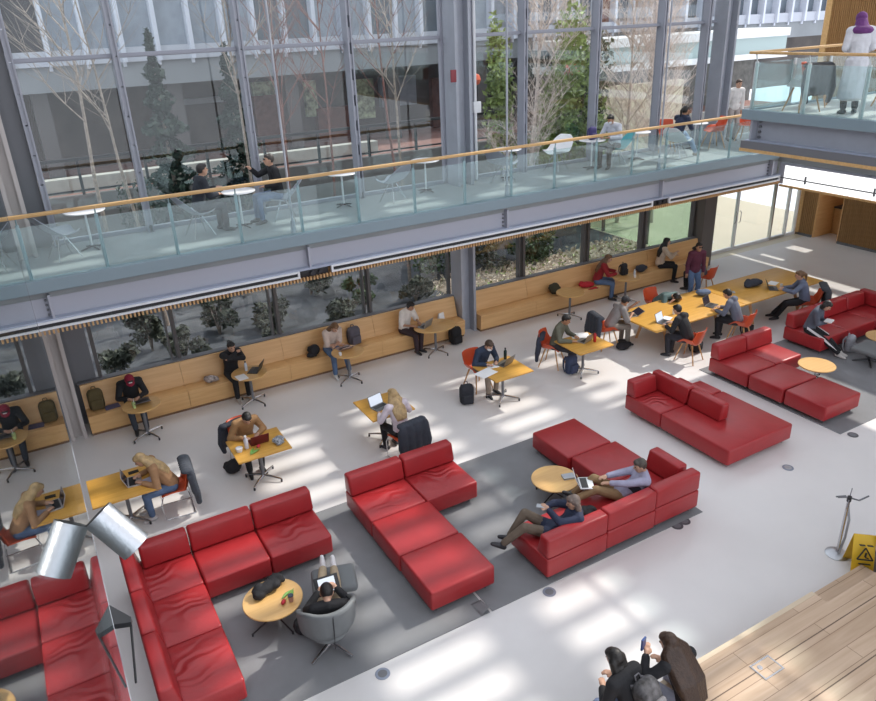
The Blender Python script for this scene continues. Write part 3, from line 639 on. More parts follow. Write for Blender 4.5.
# ------------------------------------------------------------------ oak window benches
def bench(label, xs, y0=14.72):
    t = thing('window_bench', label, 'bench', ((xs[0]+xs[-1])/2, 15, 0), group='long oak window benches')
    for a, b in zip(xs, xs[1:]):
        bm = nb(); prism(bm, [(y0+.03, .06), (y0, .45), (15.2, .45), (15.2, .06)], 'X', a+.003, b-.003); obj('seat', bm, OAK, t, world=True, smooth=False)
        bm = nb(); prism(bm, [(15.10, .452), (15.24, .93), (15.29, .93), (15.29, .452)], 'X', a+.003, b-.003); obj('backrest', bm, OAK, t, world=True, smooth=False)
    bm = nb(); box(bm, xs[0]+.01, xs[-1]-.01, y0+.06, 15.2, 0, .06); obj('plinth', bm, mat('dark_plinth', (.22, .12, .06), .6), t, world=True, smooth=False)
    return t
bench('long oak bench under the windows left of the centre column', [.13, 2.1, 4.35, 6.65, 8.97])
bench('long oak bench under the windows right of the centre column', [9.45, 11.2, 13.45, 15.6, 17.72])

# ------------------------------------------------------------------ tables
def star_base(t, h, R=.33, rc=.03, n=4, a0=PI/4, m=STEELD):
    bm = nb(); cyl(bm, (0, 0, .07), (0, 0, h), rc, seg=14); cyl(bm, (0, 0, h-.03), (0, 0, h), .13, seg=16); obj('column', bm, m, t)
    for k in range(n):
        a = a0+2*PI*k/n; c, s = math.cos(a), math.sin(a)
        bm = nb(); tube(bm, [(0, 0, .10), (c*R*.5, s*R*.5, .085), (c*R, s*R, .06)], [.022, .02, .014]); lg = obj('leg', bm, CHROME if m is STEELD else m, t)
        bm = nb(); cyl(bm, (c*(R-.01), s*(R-.01), .0), (c*(R-.01), s*(R-.01), .05), .018, seg=10); obj('foot_pad', bm, DARKM, lg)
def rect_table(label, x0, x1, y0, y1):
    t = thing('desk_table', label, 'table', ((x0+x1)/2, (y0+y1)/2, 0), group='square yellow plywood tables')
    bm = nb(); hx, hy = (x1-x0)/2, (y1-y0)/2; box(bm, -hx, hx, -hy, hy, .70, .73, .006); obj('tabletop', bm, TABLEY, t)
    star_base(t, .70, .36); return t
rect_table('yellow table with open laptop and phone beside the glass screen', -.17, .86, 10.9, 11.78)
rect_table('yellow table holding the red laptop, tulip and scarf', 2.12, 3.06, 10.9, 11.74)
rect_table('yellow table of the blonde student working with her back to us', 4.62, 5.5, 10.92, 11.82)
rect_table('yellow table of the masked student in a navy jacket', 7.37, 8.3, 10.97, 11.86)
rect_table('yellow table with red bottle, of the student in olive', 9.57, 10.52, 11.02, 11.92)
def round_table(label, x, y, r, sx=1):
    t = thing('round_table', label, 'table', (x, y, 0), group='small round tables along the bench')
    bm = nb(); disc(bm, (0, 0), r, .70, .73, sx=sx); obj('tabletop', bm, TABLEO, t)
    star_base(t, .70, .34, a0=.5); return t
round_table('round table in front of the person in the red cap', 1.1, 14.12, .36)
round_table('round table in front of the woman in black', 3.32, 14.3, .37)
round_table('round table in front of the long-haired woman in the pale tee', 5.5, 14.1, .36)
round_table('wide round table in front of the headphone wearer, beside the column', 7.85, 14.28, .40, 1.32)
round_table('empty round table with a dark bag behind it on the right bench', 11.9, 14.2, .37)
round_table('round table of the woman in the red sweater', 13.9, 14.25, .37)
def long_table(label, x0, x1, y0=11.0, y1=12.42):
    cx, cy = (x0+x1)/2, (y0+y1)/2; t = thing('long_table', label, 'table', (cx, cy, 0), group='long shared tables')
    bm = nb(); box(bm, x0-cx, x1-cx, y0-cy, y1-cy, .69, .73, .006); obj('tabletop', bm, TABLEY, t)
    for sx in (-1, 1):
        for sy in (-1, 1):
            bm = nb(); X = sx*((x1-x0)/2-.62); tube(bm, [(X, sy*.28, .69), (X, sy*.52, 0)], [.055, .04], 4); obj('leg', bm, BIRCHLEG, t, smooth=False)
        bm = nb(); box(bm, X-.04, X+.04, -.4, .4, .63, .69); obj('crossbar', bm, BIRCHLEG, t, smooth=False)
long_table('long shared yellow table, nearer left half with the laptops', 11.78, 14.74)
long_table('long shared yellow table, farther right half in the sun', 14.76, 17.74)
def coffee_table(label, x, y, r, h=.38):
    t = thing('coffee_table', label, 'table', (x, y, .012), group='round coffee tables')
    bm = nb(); disc(bm, (0, 0), r, h-.025, h); obj('tabletop', bm, TABLEO, t)
    bm = nb(); cyl(bm, (0, 0, h-.05), (0, 0, h-.025), .11, seg=16); cyl(bm, (0, 0, .10), (0, 0, h-.05), .02, seg=12); obj('column', bm, CHROME, t)
    for k in range(4):
        a = .3+PI/2*k; c, s = math.cos(a), math.sin(a); bm = nb(); tube(bm, [(0, 0, .11), (c*r*.95, s*r*.95, .035)], [.012, .01]); cyl(bm, (c*r*.94, s*r*.94, 0), (c*r*.94, s*r*.94, .04), .014, seg=8); obj('leg', bm, DARKM, t)
coffee_table('round coffee table by the recliner with the black jacket on it', 1.66, 7.88, .40)
coffee_table('round coffee table with a grey book, by the lounging readers', 6.56, 8.05, .39)
coffee_table('empty round coffee table on the right-hand carpet', 13.8, 8.36, .37)
coffee_table('round coffee table cut by the right edge of the photo', 16.3, 8.45, .36)

# ------------------------------------------------------------------ chairs
def shell_mesh(w=.5, d=.46, h=.36, z=.44, arm=.16):
    bm = nb()
    def f(u, v):
        a = (u-.5)*2; s = v
        if s < .55: y = d*.5-d*s/.55; zz = z+.02*(s-.3)**2
        else: q = (s-.55)/.45; y = -d*.5-.10*q; zz = z+.03*q*q+h*q
        x = a*w*.5*(1-.12*abs(s-.5)); lift = arm*max(0, abs(a)-.55)/.45*(1 if s > .2 else s/.2)
        if s > .55: lift *= max(0, 1-(s-.55)/.3)
        fwd = .08*abs(a)**2 if s > .55 else 0
        return V((x, y+fwd, zz+lift))
    grid(bm, f, 11, 15); return bm
def shell_chair(label, x, y, rz, z=0, m=None, group='orange shell chairs'):
    t = thing('shell_chair', label, 'chair', (x, y, z), rz, group)
    o = obj('seat_shell', shell_mesh(), m or ORANGE, t, ang=180); s = o.modifiers.new('s', 'SOLIDIFY'); s.thickness = .014; ss = o.modifiers.new('b', 'SUBSURF'); ss.levels = 1; ss.render_levels = 1
    for sx in (-1, 1):
        for sy in (-1, 1):
            bm = nb(); cyl(bm, (sx*.13, sy*.12, .44), (sx*.23, sy*.24-.0, 0), .019, .013, 10); obj('leg', bm, BIRCHLEG, t)
    return t
def sled_chair(label, x, y, rz):
    t = thing('sled_chair', label, 'chair', (x, y, 0), rz, 'sled base chairs')
    o = obj('seat_shell', shell_mesh(.46, .44, .36, .44, .03), ORANGE, t, ang=180); s = o.modifiers.new('s', 'SOLIDIFY'); s.thickness = .014
    bm = nb()
    for sx in (-1, 1): tube(bm, [(sx*.2, .2, .43), (sx*.23, .25, .30), (sx*.24, .22, .012), (sx*.24, -.26, .012), (sx*.22, -.2, .43)], .009, 6)
    cyl(bm, (-.24, -.24, .012), (.24, -.24, .012), .009, seg=6); obj('sled_frame', bm, CHROME, t)
    return t
def white_lounge(label, x, y, rz, m):
    """wide shallow shell on a thin rod base, used on the balcony"""
    t = thing('balcony_chair', label, 'chair', (x, y, 3.77), rz, 'grey shell chairs on the balcony')
    def f(u, v):
        a = (u-.5)*2; s = v; w = .37*(1-.2*s)*(1-.5*abs(2*v-1)**4)
        return V((a*w, .30-.42*min(s/.5, 1)-.30*max(0, s-.5)/.5, .43-.02*s+(.80*max(0, s-.42)**1.15 if s > .42 else 0)+.10*a*a*(1-s)))
    bm = nb(); grid(bm, f, 9, 13); o = obj('seat_shell', bm, m, t, ang=180); sm = o.modifiers.new('s', 'SOLIDIFY'); sm.thickness = .018; ss = o.modifiers.new('b', 'SUBSURF'); ss.levels = 1; ss.render_levels = 1
    for k in range(4):
        a = PI/4+k*PI/2; bm = nb(); cyl(bm, (.08*math.cos(a), .08*math.sin(a), .40), (.30*math.cos(a), .30*math.sin(a), 0), .011, .009, 8); obj('leg', bm, CHROME, t)
    return t
def balcony_table(label, x, y, r=.33):
    t = thing('balcony_table', label, 'table', (x, y, 3.77), group='round white balcony tables')
    bm = nb(); disc(bm, (0, 0), r, .70, .72); obj('tabletop', bm, WHITEP, t)
    bm = nb(); cyl(bm, (0, 0, .04), (0, 0, .70), .02, seg=12); obj('column', bm, WHITEM, t)
    bm = nb()
    for k in range(4): tube(bm, [(0, 0, .05), (.22*math.cos(k*PI/2+.4), .22*math.sin(k*PI/2+.4), .012)], [.02, .012])
    obj('foot', bm, DARKM, t)
SHG = mat('grey_shell', (.34, .36, .41), .4)
balcony_table('round white balcony table at the far left, nearest the glass screen', .95, 14.75, .36)
balcony_table('round white balcony table between the two seated men', 3.72, 14.5)
balcony_table('round white balcony table right of the seated men, in front of the mullion', 6.05, 14.85)
balcony_table('round white balcony table just left of the tall column', 8.15, 14.95)
balcony_table('round white balcony table by the hanger rod right of the tall column', 10.4, 14.9)
balcony_table('round white balcony table by the masked person in white', 12.72, 14.55)
balcony_table('round white balcony table between the masked person and the woman in navy', 14.45, 14.75)
balcony_table('round white balcony table behind the woman in navy', 16.7, 14.85)
white_lounge('empty grey shell chair at the far left of the balcony', .45, 14.4, -1.2, SHG)
white_lounge('empty grey shell chair with its broad back to us, left of the tall column', 7.1, 14.55, .35, SHG)
white_lounge('empty pale shell chair right of the tall column', 12.0, 15.05, 1.9, WHITEP)
white_lounge('empty grey shell chair tucked beside the hanger rod table', 10.05, 14.6, -1.2, SHG)
white_lounge('shell chair under the man in the dark jacket', 2.85, 14.4, -1.35, SHG)
white_lounge('shell chair under the man in the black sweater', 4.6, 14.5, 1.2, SHG)
white_lounge('teal backed shell chair under the masked person in white', 13.45, 14.45, 1.2, mat('teal_shell', (.06, .38, .42), .4))
white_lounge('shell chair under the woman in navy', 15.35, 14.2, -1.3, WHITEP)
shell_chair('orange chair on the balcony behind the woman in navy, left', 15.9, 15.15, 2.6, 3.77, group='orange balcony chairs')
shell_chair('orange chair on the balcony by the tall grey right column', 17.3, 14.7, 1.2, 3.77, group='orange balcony chairs')
shell_chair('orange chair by the glass doors of the upper level', 18.9, 14.9, 1.9, 3.77, group='orange balcony chairs')

# white round planter-like tables etc: recliner and stool
def four_star(t, R, m=CHROME, z=.03):
    for k in range(4):
        a = .6+k*PI/2; bm = nb(); tube(bm, [(0, 0, z+.05), (R*math.cos(a), R*math.sin(a), z-.012)], [.028, .018]); obj('base_leg', bm, m, t)
t = thing('egg_recliner', 'grey egg-shaped swivel recliner seen from behind on the carpet', 'armchair', (2.12, 7.05, .012), -.12)
def egg(u, v):
    a = (u-.5)*PI*1.28; z = .17+.63*v
    r = .33*(math.sin(min(1, v*2.2)*PI/2)**.6)*(1+.10*v); dip = (.0 if abs(u-.5) < .22 else .20*((abs(u-.5)-.22)/.28)**1.2)
    zz = .17+(.70-dip)*v
    return V((r*math.sin(a)*1.05, -r*math.cos(a)*1.0+.06-.10*v, zz))
bm = nb(); grid(bm, egg, 25, 12); o = obj('back_shell', bm, GREYUPH, t, ang=180); s = o.modifiers.new('s', 'SOLIDIFY'); s.thickness = .05; s.offset = -1
bm = nb(); ell(bm, (0, .06, .33), (.29, .34, .09), sub=3); obj('seat_cushion', bm, GREYUPH, t)
bm = nb(); tube(bm, [(0, -.28, .22), (0, -.33, .4), (0, -.385, .7), (0, -.40, .84)], .006, 6); obj('seam', bm, DARKM, t)
bm = nb(); cyl(bm, (0, 0, .06), (0, 0, .27), .03); obj('post', bm, CHROME, t); four_star(t, .36)
t = thing('footstool', 'grey footstool under the recliner sitter\'s white trainers', 'footstool', (2.52, 7.82, .012), -.3)
bm = nb(); box(bm, -.31, .31, -.25, .25, .26, .40, .06, 4); obj('cushion', bm, GREYUPH, t)
bm = nb(); cyl(bm, (0, 0, .05), (0, 0, .27), .03); obj('post', bm, CHROME, t); four_star(t, .28)
t = thing('footstool', 'grey footstool on star base at the right edge, near the far sofa', 'footstool', (15.55, 8.25, .012), .1)
bm = nb(); box(bm, -.36, .36, -.30, .30, .28, .38, .04, 4); obj('cushion', bm, GREYUPH, t)
bm = nb(); cyl(bm, (0, 0, .05), (0, 0, .28), .03); obj('post', bm, DARKM, t); four_star(t, .33, DARKM)

# ------------------------------------------------------------------ steps, pillar, barrier, sign
bm = nb(); prism(bm, [(2.5, 0.5), (7.66, 0.5), (9.05, 0.5), (9.05, 3.92), (7.66, 3.92), (7.66, 4.14), (2.5, 4.14)], 'Z', 0, .45); o = struct('floor_seating_step', bm, STEPW)
bm = nb(); box(bm, 7.68, 8.98, 3.92, 4.26, 0, .2); struct('floor_low_step', bm, STEPW)
bm = nb(); prism(bm, [(7.66, 4.08), (7.66, 4.14), (2.5, 4.14), (2.5, 4.08)], 'Z', .448, .454); struct('trim_7', bm, mat('step_nosing', (.62, .5, .36), .5))
for y in (3.66, 3.10):
    bm = nb(); box(bm, 2.5, 9.0, y-.006, y+.006, .447, .4525); struct('trim_%d' % (30+int(y*10)), bm, mat('step_gap', (.16, .11, .08), .8))
t = thing('floor_hatch', 'square metal framed hatch set in the wooden step', 'hatch', (6.15, 3.64, .452), 0)
bm = nb()
for a in ((-.16, .16, -.115, -.095), (-.16, .16, .095, .115), (-.16, -.14, -.095, .095), (.14, .16, -.095, .095)): box(bm, *a, 0, .006)
obj('frame', bm, CHROME, t, smooth=False)
bm = nb(); box(bm, -.14, .14, -.095, .095, 0, .004); obj('lid', bm, STEPW, t, smooth=False)
bm = nb(); disc(bm, (-.07, .04), .032, .004, .008, 20, .002); obj('finger_ring', bm, CHROME, t)
bm = nb(); box(bm, 9.14, 9.6, 1.5, 4.20, 0, 2.6); o = obj('grey_pier', bm, mat('pier_grey', (.20, .19, .19), .6), smooth=False); tag(o, 'grey pier at the right edge behind the yellow floor sign', 'pillar')
t = thing('barrier_post', 'chrome queue barrier post with crossed belt head on the pale floor', 'barrier', (9.14, 4.70, 0))
bm = nb(); lathe(bm, [(0, 0), (.155, 0), (.16, .012), (.14, .025), (.03, .045), (0, .05)], 32); obj('base', bm, ALU, t)
bm = nb(); cyl(bm, (0, 0, .04), (0, 0, .96), .022); obj('post', bm, CHROME, t)
bm = nb(); cyl(bm, (0, 0, .94), (0, 0, 1.02), .03); obj('head', bm, DARKM, t)
for a, L in ((.45, .27), (.45+PI, .27)):
    bm = nb(); obox(bm, (math.cos(a)*L/2, math.sin(a)*L/2, .985), (L, .012, .03), (0, 0, a)); obj('arm', bm, CHROME, t)
bm = nb(); tube(bm, [(0, 0, 1.0), (.15, -.06, .93), (.3, -.1, .97)], .012); tube(bm, [(-.02, .03, 1.0), (-.12, .09, 1.0), (-.1, .13, .98), (.0, .05, 1.0)], .012); obj('belt', bm, STEELD, t)
bm = nb(); tube(bm, [(0.0, .02, .97), (.08, -.02, .6), (.06, -.03, .3), (.0, -.03, .06)], .018); obj('loose_belt', bm, STEEL, t)
t = thing('floor_sign', 'yellow wet floor caution sign leaning by the grey pier', 'sign', (9.10, 4.36, 0), -.75)
YEL = mat('sign_yellow', (.72, .45, .02), .5)
for s, nm in ((1, 'front_panel'), (-1, 'rear_panel')):
    bm = nb(); obox(bm, (0, s*-.10, .30), (.29, .015, .62), (s*-.32, 0, 0), .006); obj(nm, bm, YEL, t)
R0 = (PI/2-.32, 0, 0)
bm = nb()
for a, b in (((-.10, .0), (.0, .17)), ((.0, .17), (.10, .0)), ((.10, .0), (-.10, .0))): cyl(bm, (a[0], -.178+a[1]*.33, .30+a[1]*.945), (b[0], -.178+b[1]*.33, .30+b[1]*.945), .011, seg=6)
cyl(bm, (0, -.165, .34), (.01, -.15, .40), .014, seg=6); cyl(bm, (.0, -.168, .335), (.045, -.172, .32), .009, seg=6)
obj('warning_symbol', bm, BLACK, t)
bm = nb(); obox(bm, (-.05, -.118, .50), (.07, .012, .04), R0); obox(bm, (.05, -.118, .50), (.07, .012, .04), R0); obox(bm, (0, -.196, .24), (.15, .012, .03), R0); obox(bm, (0, -.212, .19), (.11, .012, .03), R0)
obj('printed_marks', bm, BLACK, t)
for i, (x, y, lab) in enumerate(((2.5, 6.30, 'round steel floor outlet by the carpet edge near the recliner'), (5.12, 6.33, 'round steel floor outlet left of the readers\' sofa corner'), (7.70, 6.42, 'dark floor outlet, left one of the pair behind the readers\' sofa'), (7.88, 6.44, 'dark floor outlet, right one of the pair behind the readers\' sofa'), (10.5, 6.53, 'shiny open floor outlet on the bare floor below the island sofa'), (12.42, 6.58, 'round grey floor outlet at the corner of the right-hand carpet'))):
    t = thing('floor_outlet', lab, 'outlet', (x, y, 0), group='floor outlet covers')
    dk = i in (2, 3, 5)
    bm = nb(); disc(bm, (0, 0), .095, 0, .008, 28, .003); obj('cover', bm, mat('outlet_dark', (.09, .09, .10), .4) if dk else mat('outlet_steel', (.26, .29, .36), .35, .3), t)
    bm = nb(); disc(bm, (0, 0), .06, .008, .011, 24, .001); obj('cap', bm, ALU if i == 4 else STEELD, t)

# spot lamp near the glass screen and its dark bracket
LPA, LPB, LPR = V((-.032, 2.78, 5.665)), V((.072, 2.70, 5.515)), .064
LP0 = (.02, 2.74, 5.6)
t = thing('spot_lamp', 'brushed aluminium cylinder spot lamp beside the glass screen', 'lamp', LP0)
a, b = LPA-t.location, LPB-t.location; fm, L = frame_to(a, b)
bm = nb(); cyl(bm, a, b, LPR, seg=48); obj('housing', bm, ALU, t)
bm = nb(); cyl(bm, b, b+(b-a).normalized()*.002, LPR*.9, seg=48); obj('front_lens', bm, mat('lamp_lens', (.35, .37, .4), .2), t)
bm = nb(); cyl(bm, a-(b-a).normalized()*.002, a, LPR*.96, seg=48); obj('rear_cap', bm, DARKM, t)
bm = nb(); cyl(bm, a+V((.0, .02, -LPR*.5)), V((-.078, LPA.y+.03, LPA.z-.06))-t.location, .008, seg=8); obj('arm', bm, DARKM, t)
t = thing('bracket', 'dark gusset bracket with a thin rod holding the bottom of the glass screen', 'bracket', (-.05, 2.6, 5.27))
bm = nb(); prism(bm, [(-.098, 2.755), (-.013, 2.6), (-.018, 2.57), (-.096, 2.6)], 'Z', 5.25, 5.274); obj('gusset', bm, DARKM, t, world=True, smooth=False)
bm = nb(); cyl(bm, (-.020, 2.59, 5.25), (-.06, 2.59, 4.95), .005, seg=8); obj('rod', bm, DARKM, t, world=True)

# ------------------------------------------------------------------ people
def ik(A, T, l1, l2, pole):
    A, T = V(A), V(T); d = T-A; L = d.length
    if L > (l1+l2)*.995: d = d*((l1+l2)*.995/L); L = d.length; T = A+d
    L = max(L, abs(l1-l2)+.02); n = d.normalized()
    x = (l1*l1-l2*l2+L*L)/(2*L); h = math.sqrt(max(0, l1*l1-x*x))
    p = V(pole); p = p-n*p.dot(n)
    if p.length < 1e-3: p = n.orthogonal()
    return A+n*x+p.normalized()*h, T
POSES = {
 # hip height, lean, head pitch (+ down), hands L/R, feet L/R
 'table': dict(hz=.54, lean=14, hp=28, hL=(-.13, .40, .77), hR=(.13, .40, .77), fL=(-.12, .40, .09), fR=(.12, .44, .09)),
 'bench': dict(hz=.55, lean=8, hp=25, hL=(-.12, .42, .76), hR=(.12, .40, .76), fL=(-.12, .44, .09), fR=(.13, .40, .09)),
 'stand': dict(hz=.92, lean=3, hp=8, hL=(-.24, .05, .82), hR=(.24, .05, .82), fL=(-.10, 0, .09), fR=(.10, .02, .09)),
}
def person(label, x, y, rz, pose, top, legs, hair, skin=None, z=0, shoes=(.03, .03, .035), sleeve=1., long=0, vox=.0125, extra=None, s=1., top_name='jacket', **kw):
    """one figure: a continuous body, with garments, shoes and hair as parts. Local +Y is forwards, +X the right hand."""
    P = dict(POSES[pose]); P.update(kw); skin = skin or SKIN
    t = thing('person', label, 'person', (x, y, z), rz); t.scale = (s, s, s)
    hip = V((P.get('hx', 0), P.get('hy', 0), P['hz'])); L = math.radians(P['lean']); yaw = math.radians(P.get('twist', 0)); side = math.radians(P.get('side', 0))
    RM = Matrix.Rotation(yaw, 3, 'Z') @ Matrix.Rotation(side, 3, 'Y') @ Matrix.Rotation(-L, 3, 'X')
    bendM = Matrix.Rotation(yaw, 3, 'Z') @ Matrix.Rotation(side, 3, 'Y') @ Matrix.Rotation(-L-math.radians(P.get('hunch', 8)), 3, 'X')
    sp = [hip, hip+RM@V((0, 0, .13))]; sp += [sp[1]+RM@V((0, .01, .15))]; sp += [sp[2]+bendM@V((0, 0, .19))]
    C = sp[3]; neck = C+bendM@V((0, .01, .085))
    HM = Matrix.Rotation(yaw+math.radians(P.get('hyaw', 0)), 3, 'Z') @ Matrix.Rotation(math.radians(P.get('htilt', 0)), 3, 'Y') @ Matrix.Rotation(-math.radians(P['hp']), 3, 'X')
    hd = neck+HM@V((0, .035, .135))
    sh = {k: C+bendM@V((q*.175, 0, .02)) for k, q in (('L', -1), ('R', 1))}
    hj = {k: hip+Matrix.Rotation(yaw*.5, 3, 'Z')@V((q*.085, 0, -.01)) for k, q in (('L', -1), ('R', 1))}
    el, wr, kn, an = {}, {}, {}, {}
    for k, q in (('L', -1), ('R', 1)):
        el[k], wr[k] = ik(sh[k], P['h'+k], .285, .255, P.get('pole'+k, (q*.7, -.5, -.6)))
        kn[k], an[k] = ik(hj[k], P['f'+k], .43, .42, P.get('knee'+k, (q*.12, .9, .6)))
    def torso(bm, o, z0=0, z1=1.):
        secs = [(0., .150, .115), (.12, .152, .118), (.3, .140, .108), (.5, .138, .105), (.72, .150, .108), (.9, .150, .10), (1., .12, .085)]
        def at(f):
            k = f*3; i = min(2, int(k)); return sp[i].lerp(sp[i+1], k-i)
        for i in range(19):
            f = i/18
            if f < z0 or f > z1: continue
            for a, b in zip(secs, secs[1:]):
                if a[0] <= f <= b[0]: q = (f-a[0])/(b[0]-a[0]); rx = a[1]+(b[1]-a[1])*q; ry = a[2]+(b[2]-a[2])*q; break
            ell(bm, at(f), (rx+o, ry+o, .07+o*.5), (RM if f < .6 else bendM))
        chain(bm, [sh['L'], C+bendM@V((0, 0, .035)), sh['R']], [.062+o, .07+o, .062+o])
    def arm(bm, k, o, f=1.):
        if f > .5: chain(bm, [sh[k], el[k], el[k].lerp(wr[k], (f-.5)*2)], [.058+o, .044+o, .032+o])
        else: chain(bm, [sh[k], sh[k].lerp(el[k], f*2)], [.060+o, .052+o*1.2])
    def leg(bm, k, o, f=1.): chain(bm, [hj[k], kn[k], kn[k].lerp(an[k], f)], [.088+o, .060+o, .042+o*1.4])
    # body
    bm = nb(); torso(bm, -.012)
    for k in 'LR': arm(bm, k, -.008); leg(bm, k, -.012)
    chain(bm, [C+bendM@V((0, 0, .01)), neck+HM@V((0, .01, .03))], [.06, .05])
    ell(bm, hd, (.074, .094, .112), HM, 3); ell(bm, hd+HM@V((0, .035, -.06)), (.055, .058, .06), HM)
    ell(bm, hd+HM@V((0, .098, -.012)), (.014, .022, .024), HM); ell(bm, hd+HM@V((0, .087, -.058)), (.026, .012, .012), HM)
    for q in (-1, 1): ell(bm, hd+HM@V((q*.076, .0, -.01)), (.012, .022, .032), HM)
    for k, q in (('L', -1), ('R', 1)):
        d = (wr[k]-el[k]).normalized(); n = V((0, 0, 1))-d*d.z; n = n.normalized() if n.length > .1 else V((0, 1, 0)); sx = d.cross(n)*q
        if sx.dot(V((-q, 0, 0))) < 0: sx = -sx
        d2 = (d - n*.35).normalized(); pm = wr[k]+d*.045
        chain(bm, [wr[k], wr[k]+d*.05], [.026, .030]); ell(bm, pm+d*.02, (.036, .036, .022))
        base = wr[k]+d*.075
        for i in range(4):
            o = sx*(.024-.016*i); ln = (.068, .078, .072, .055)[i]; chain(bm, [base+o, base+o*1.15+d*ln*.5, base+o*1.2+d*ln*.5+d2*ln*.5-n*.012], [.0105, .0098, .009], 7)
        chain(bm, [wr[k]+d*.025+sx*.024, wr[k]+d*.055+sx*.05-n*.01, wr[k]+d*.085+sx*.046-n*.018], [.012, .011, .0095], 7)
    b = organic(obj('body', bm, skin, t), .0085, 3)
    for q in (-1, 1):
        bm = nb(); ell(bm, hd+HM@V((q*.030, .083, .018)), .0105, HM); obj('eye', bm, BLACK, t)
    # garments
    tm = cloth(top); lm = cloth(legs)
    bm = nb(); torso(bm, .020)
    for k in 'LR':
        arm(bm, k, .016 if sleeve > .5 else .018, .46 if sleeve <= .5 else .97)
    chain(bm, [C+bendM@V((0, 0, .03)), neck-V((0, 0, .02))], [.085, .066])
    if P.get('hood'): ell(bm, neck+bendM@V((0, -.07, -.02)), (.11, .07, .08), bendM)
    if long:       # long coat or dress hem
        if pose == 'stand':
            for i in range(26):
                f = i/25; ell(bm, hip.lerp(V((0, .0, hip.z-long)), f), (.205+.045*f, .155+.05*f, .08))
        else:
            for k in 'LR': chain(bm, [hj[k], hj[k].lerp(kn[k], min(1, long))], [.115, .09])
    organic(obj(top_name, bm, tm, t), vox)
    bm = nb(); torso(bm, .004, 0, .16)
    for k in 'LR': leg(bm, k, .010, .93)
    organic(obj('trousers', bm, lm, t), vox)
    if P.get('stripe'):
        for k, q in (('L', -1), ('R', 1)):
            for dz in (-.03, 0, .03):
                o = V((q*.055, 0, .045+dz*.6)); bm = nb(); tube(bm, [hj[k]+o*1.25+V((q*.015, 0, 0)), kn[k]+o+V((q*.01, 0, -.005)), an[k]+o*.55], .009, 6); obj('trouser_stripe', bm, WHITEP, t)
    shm = mat('shoe_%d_%d_%d' % tuple(int(c*999) for c in shoes), shoes, .5)
    for k, q in (('L', -1), ('R', 1)):
        fd = V(P.get('toe'+k, P.get('toe', (q*.18, 1, -.12)))).normalized(); a = an[k]; dn = (an[k]-kn[k]).normalized(); dn = (dn-fd*dn.dot(fd)).normalized()
        bm = nb(); chain(bm, [a+dn*.045-fd*.045, a+dn*.045+fd*.06, a+dn*.055+fd*.145], [.042, .042, .032]); chain(bm, [a, a+dn*.04], [.046, .044])
        organic(obj('shoe', bm, shm, t), .012)
    # hair / headwear
    hs, hc = hair; hm = hairm(hc)
    bm = nb()
    ell(bm, hd+HM@V((0, -.022, .022)), (.086, .090, .104), HM, 3); ell(bm, hd+HM@V((0, .03, .072)), (.072, .062, .046), HM)
    back = bendM@V((0, -1, 0))
    if hs in ('long', 'verylong'):
        dl = .42 if hs == 'verylong' else .24; wd = .10 if hs == 'verylong' else .055
        for q in (-1, -.66, -.33, 0, .33, .66, 1):
            p0 = hd+HM@V((q*.062, -.03+.0*abs(q), 0)); k = 1.35 if hs == 'verylong' else 1; p1 = neck+bendM@V((q*.09*k, -.06+.05*abs(q), .02)); p2 = C+bendM@V((q*.10*k, -.115+.03*abs(q), -dl*.5)); p3 = C+bendM@V((q*.09*k, -.12+.03*abs(q), -dl))
            chain(bm, [p0, p1, p2, p3], [.045, .046+wd*.25, wd*.7, wd*.35])
    elif hs == 'bun': ell(bm, hd+HM@V((0, -.10, .065)), .045)
    elif hs == 'topbun': ell(bm, hd+HM@V((0, -.075, .10)), .036)
    elif hs == 'pony': chain(bm, [hd+HM@V((0, -.10, .05)), hd+HM@V((0, -.15, -.01)), hd+HM@V((0, -.14, -.16))], [.034, .036, .016])
    elif hs == 'bob':
        for q in (-1, 0, 1): chain(bm, [hd+HM@V((q*.065, -.035, 0)), hd+HM@V((q*.07, -.05+.02*abs(q), -.13))], [.05, .045])
    elif hs == 'fringe':  # hair hanging over the face
        for q in (-1, -.5, 0, .5, 1): chain(bm, [hd+HM@V((q*.06, .03, .07)), hd+HM@V((q*.07, .085-.03*abs(q), 0)), hd+HM@V((q*.085, .07, -.13))], [.04, .04, .03])
    elif hs == 'scarf':
        chain(bm, [hd+HM@V((0, -.02, -.05)), neck+V((0, 0, -.02))], [.105, .125]); ell(bm, C+bendM@V((0, -.02, .03)), (.20, .15, .09)); ell(bm, hd+HM@V((0, -.015, .035)), (.100, .105, .108), HM)
        chain(bm, [C+bendM@V((.05, .11, .0)), C+bendM@V((.06, .14, -.22))], [.06, .035])
    nm = 'headscarf' if hs == 'scarf' else 'hair'
    organic(obj(nm, bm, cloth(hc) if hs == 'scarf' else hm, t), .011, 2)
    if hs == 'cap' or P.get('capcol'):
        cc = P.get('capcol', (.02, .02, .025)); bm = nb(); ell(bm, hd+HM@V((0, -.012, .042)), (.094, .104, .092), HM, 3)
        for q in range(-3, 4): ell(bm, hd+HM@V((q*.02, .115-.004*q*q, .05)), (.022, .05, .012), HM)
        cp = organic(obj('cap', bm, cloth(cc), t), .010, 2)
        if P.get('badge'):
            bm = nb(); obox(bm, hd+HM@V((0, .085, .085)), (.06, .01, .02), tuple((HM@Matrix.Rotation(.6, 3, 'X')).to_euler()), .003); obj('cap_badge', bm, WHITEP, t)
    if P.get('mask'):
        bm = nb(); ell(bm, hd+HM@V((0, .055, -.048)), (.062, .055, .048), HM, 3); obj('face_mask', bm, mat('face_mask', P['mask'], .7), t)
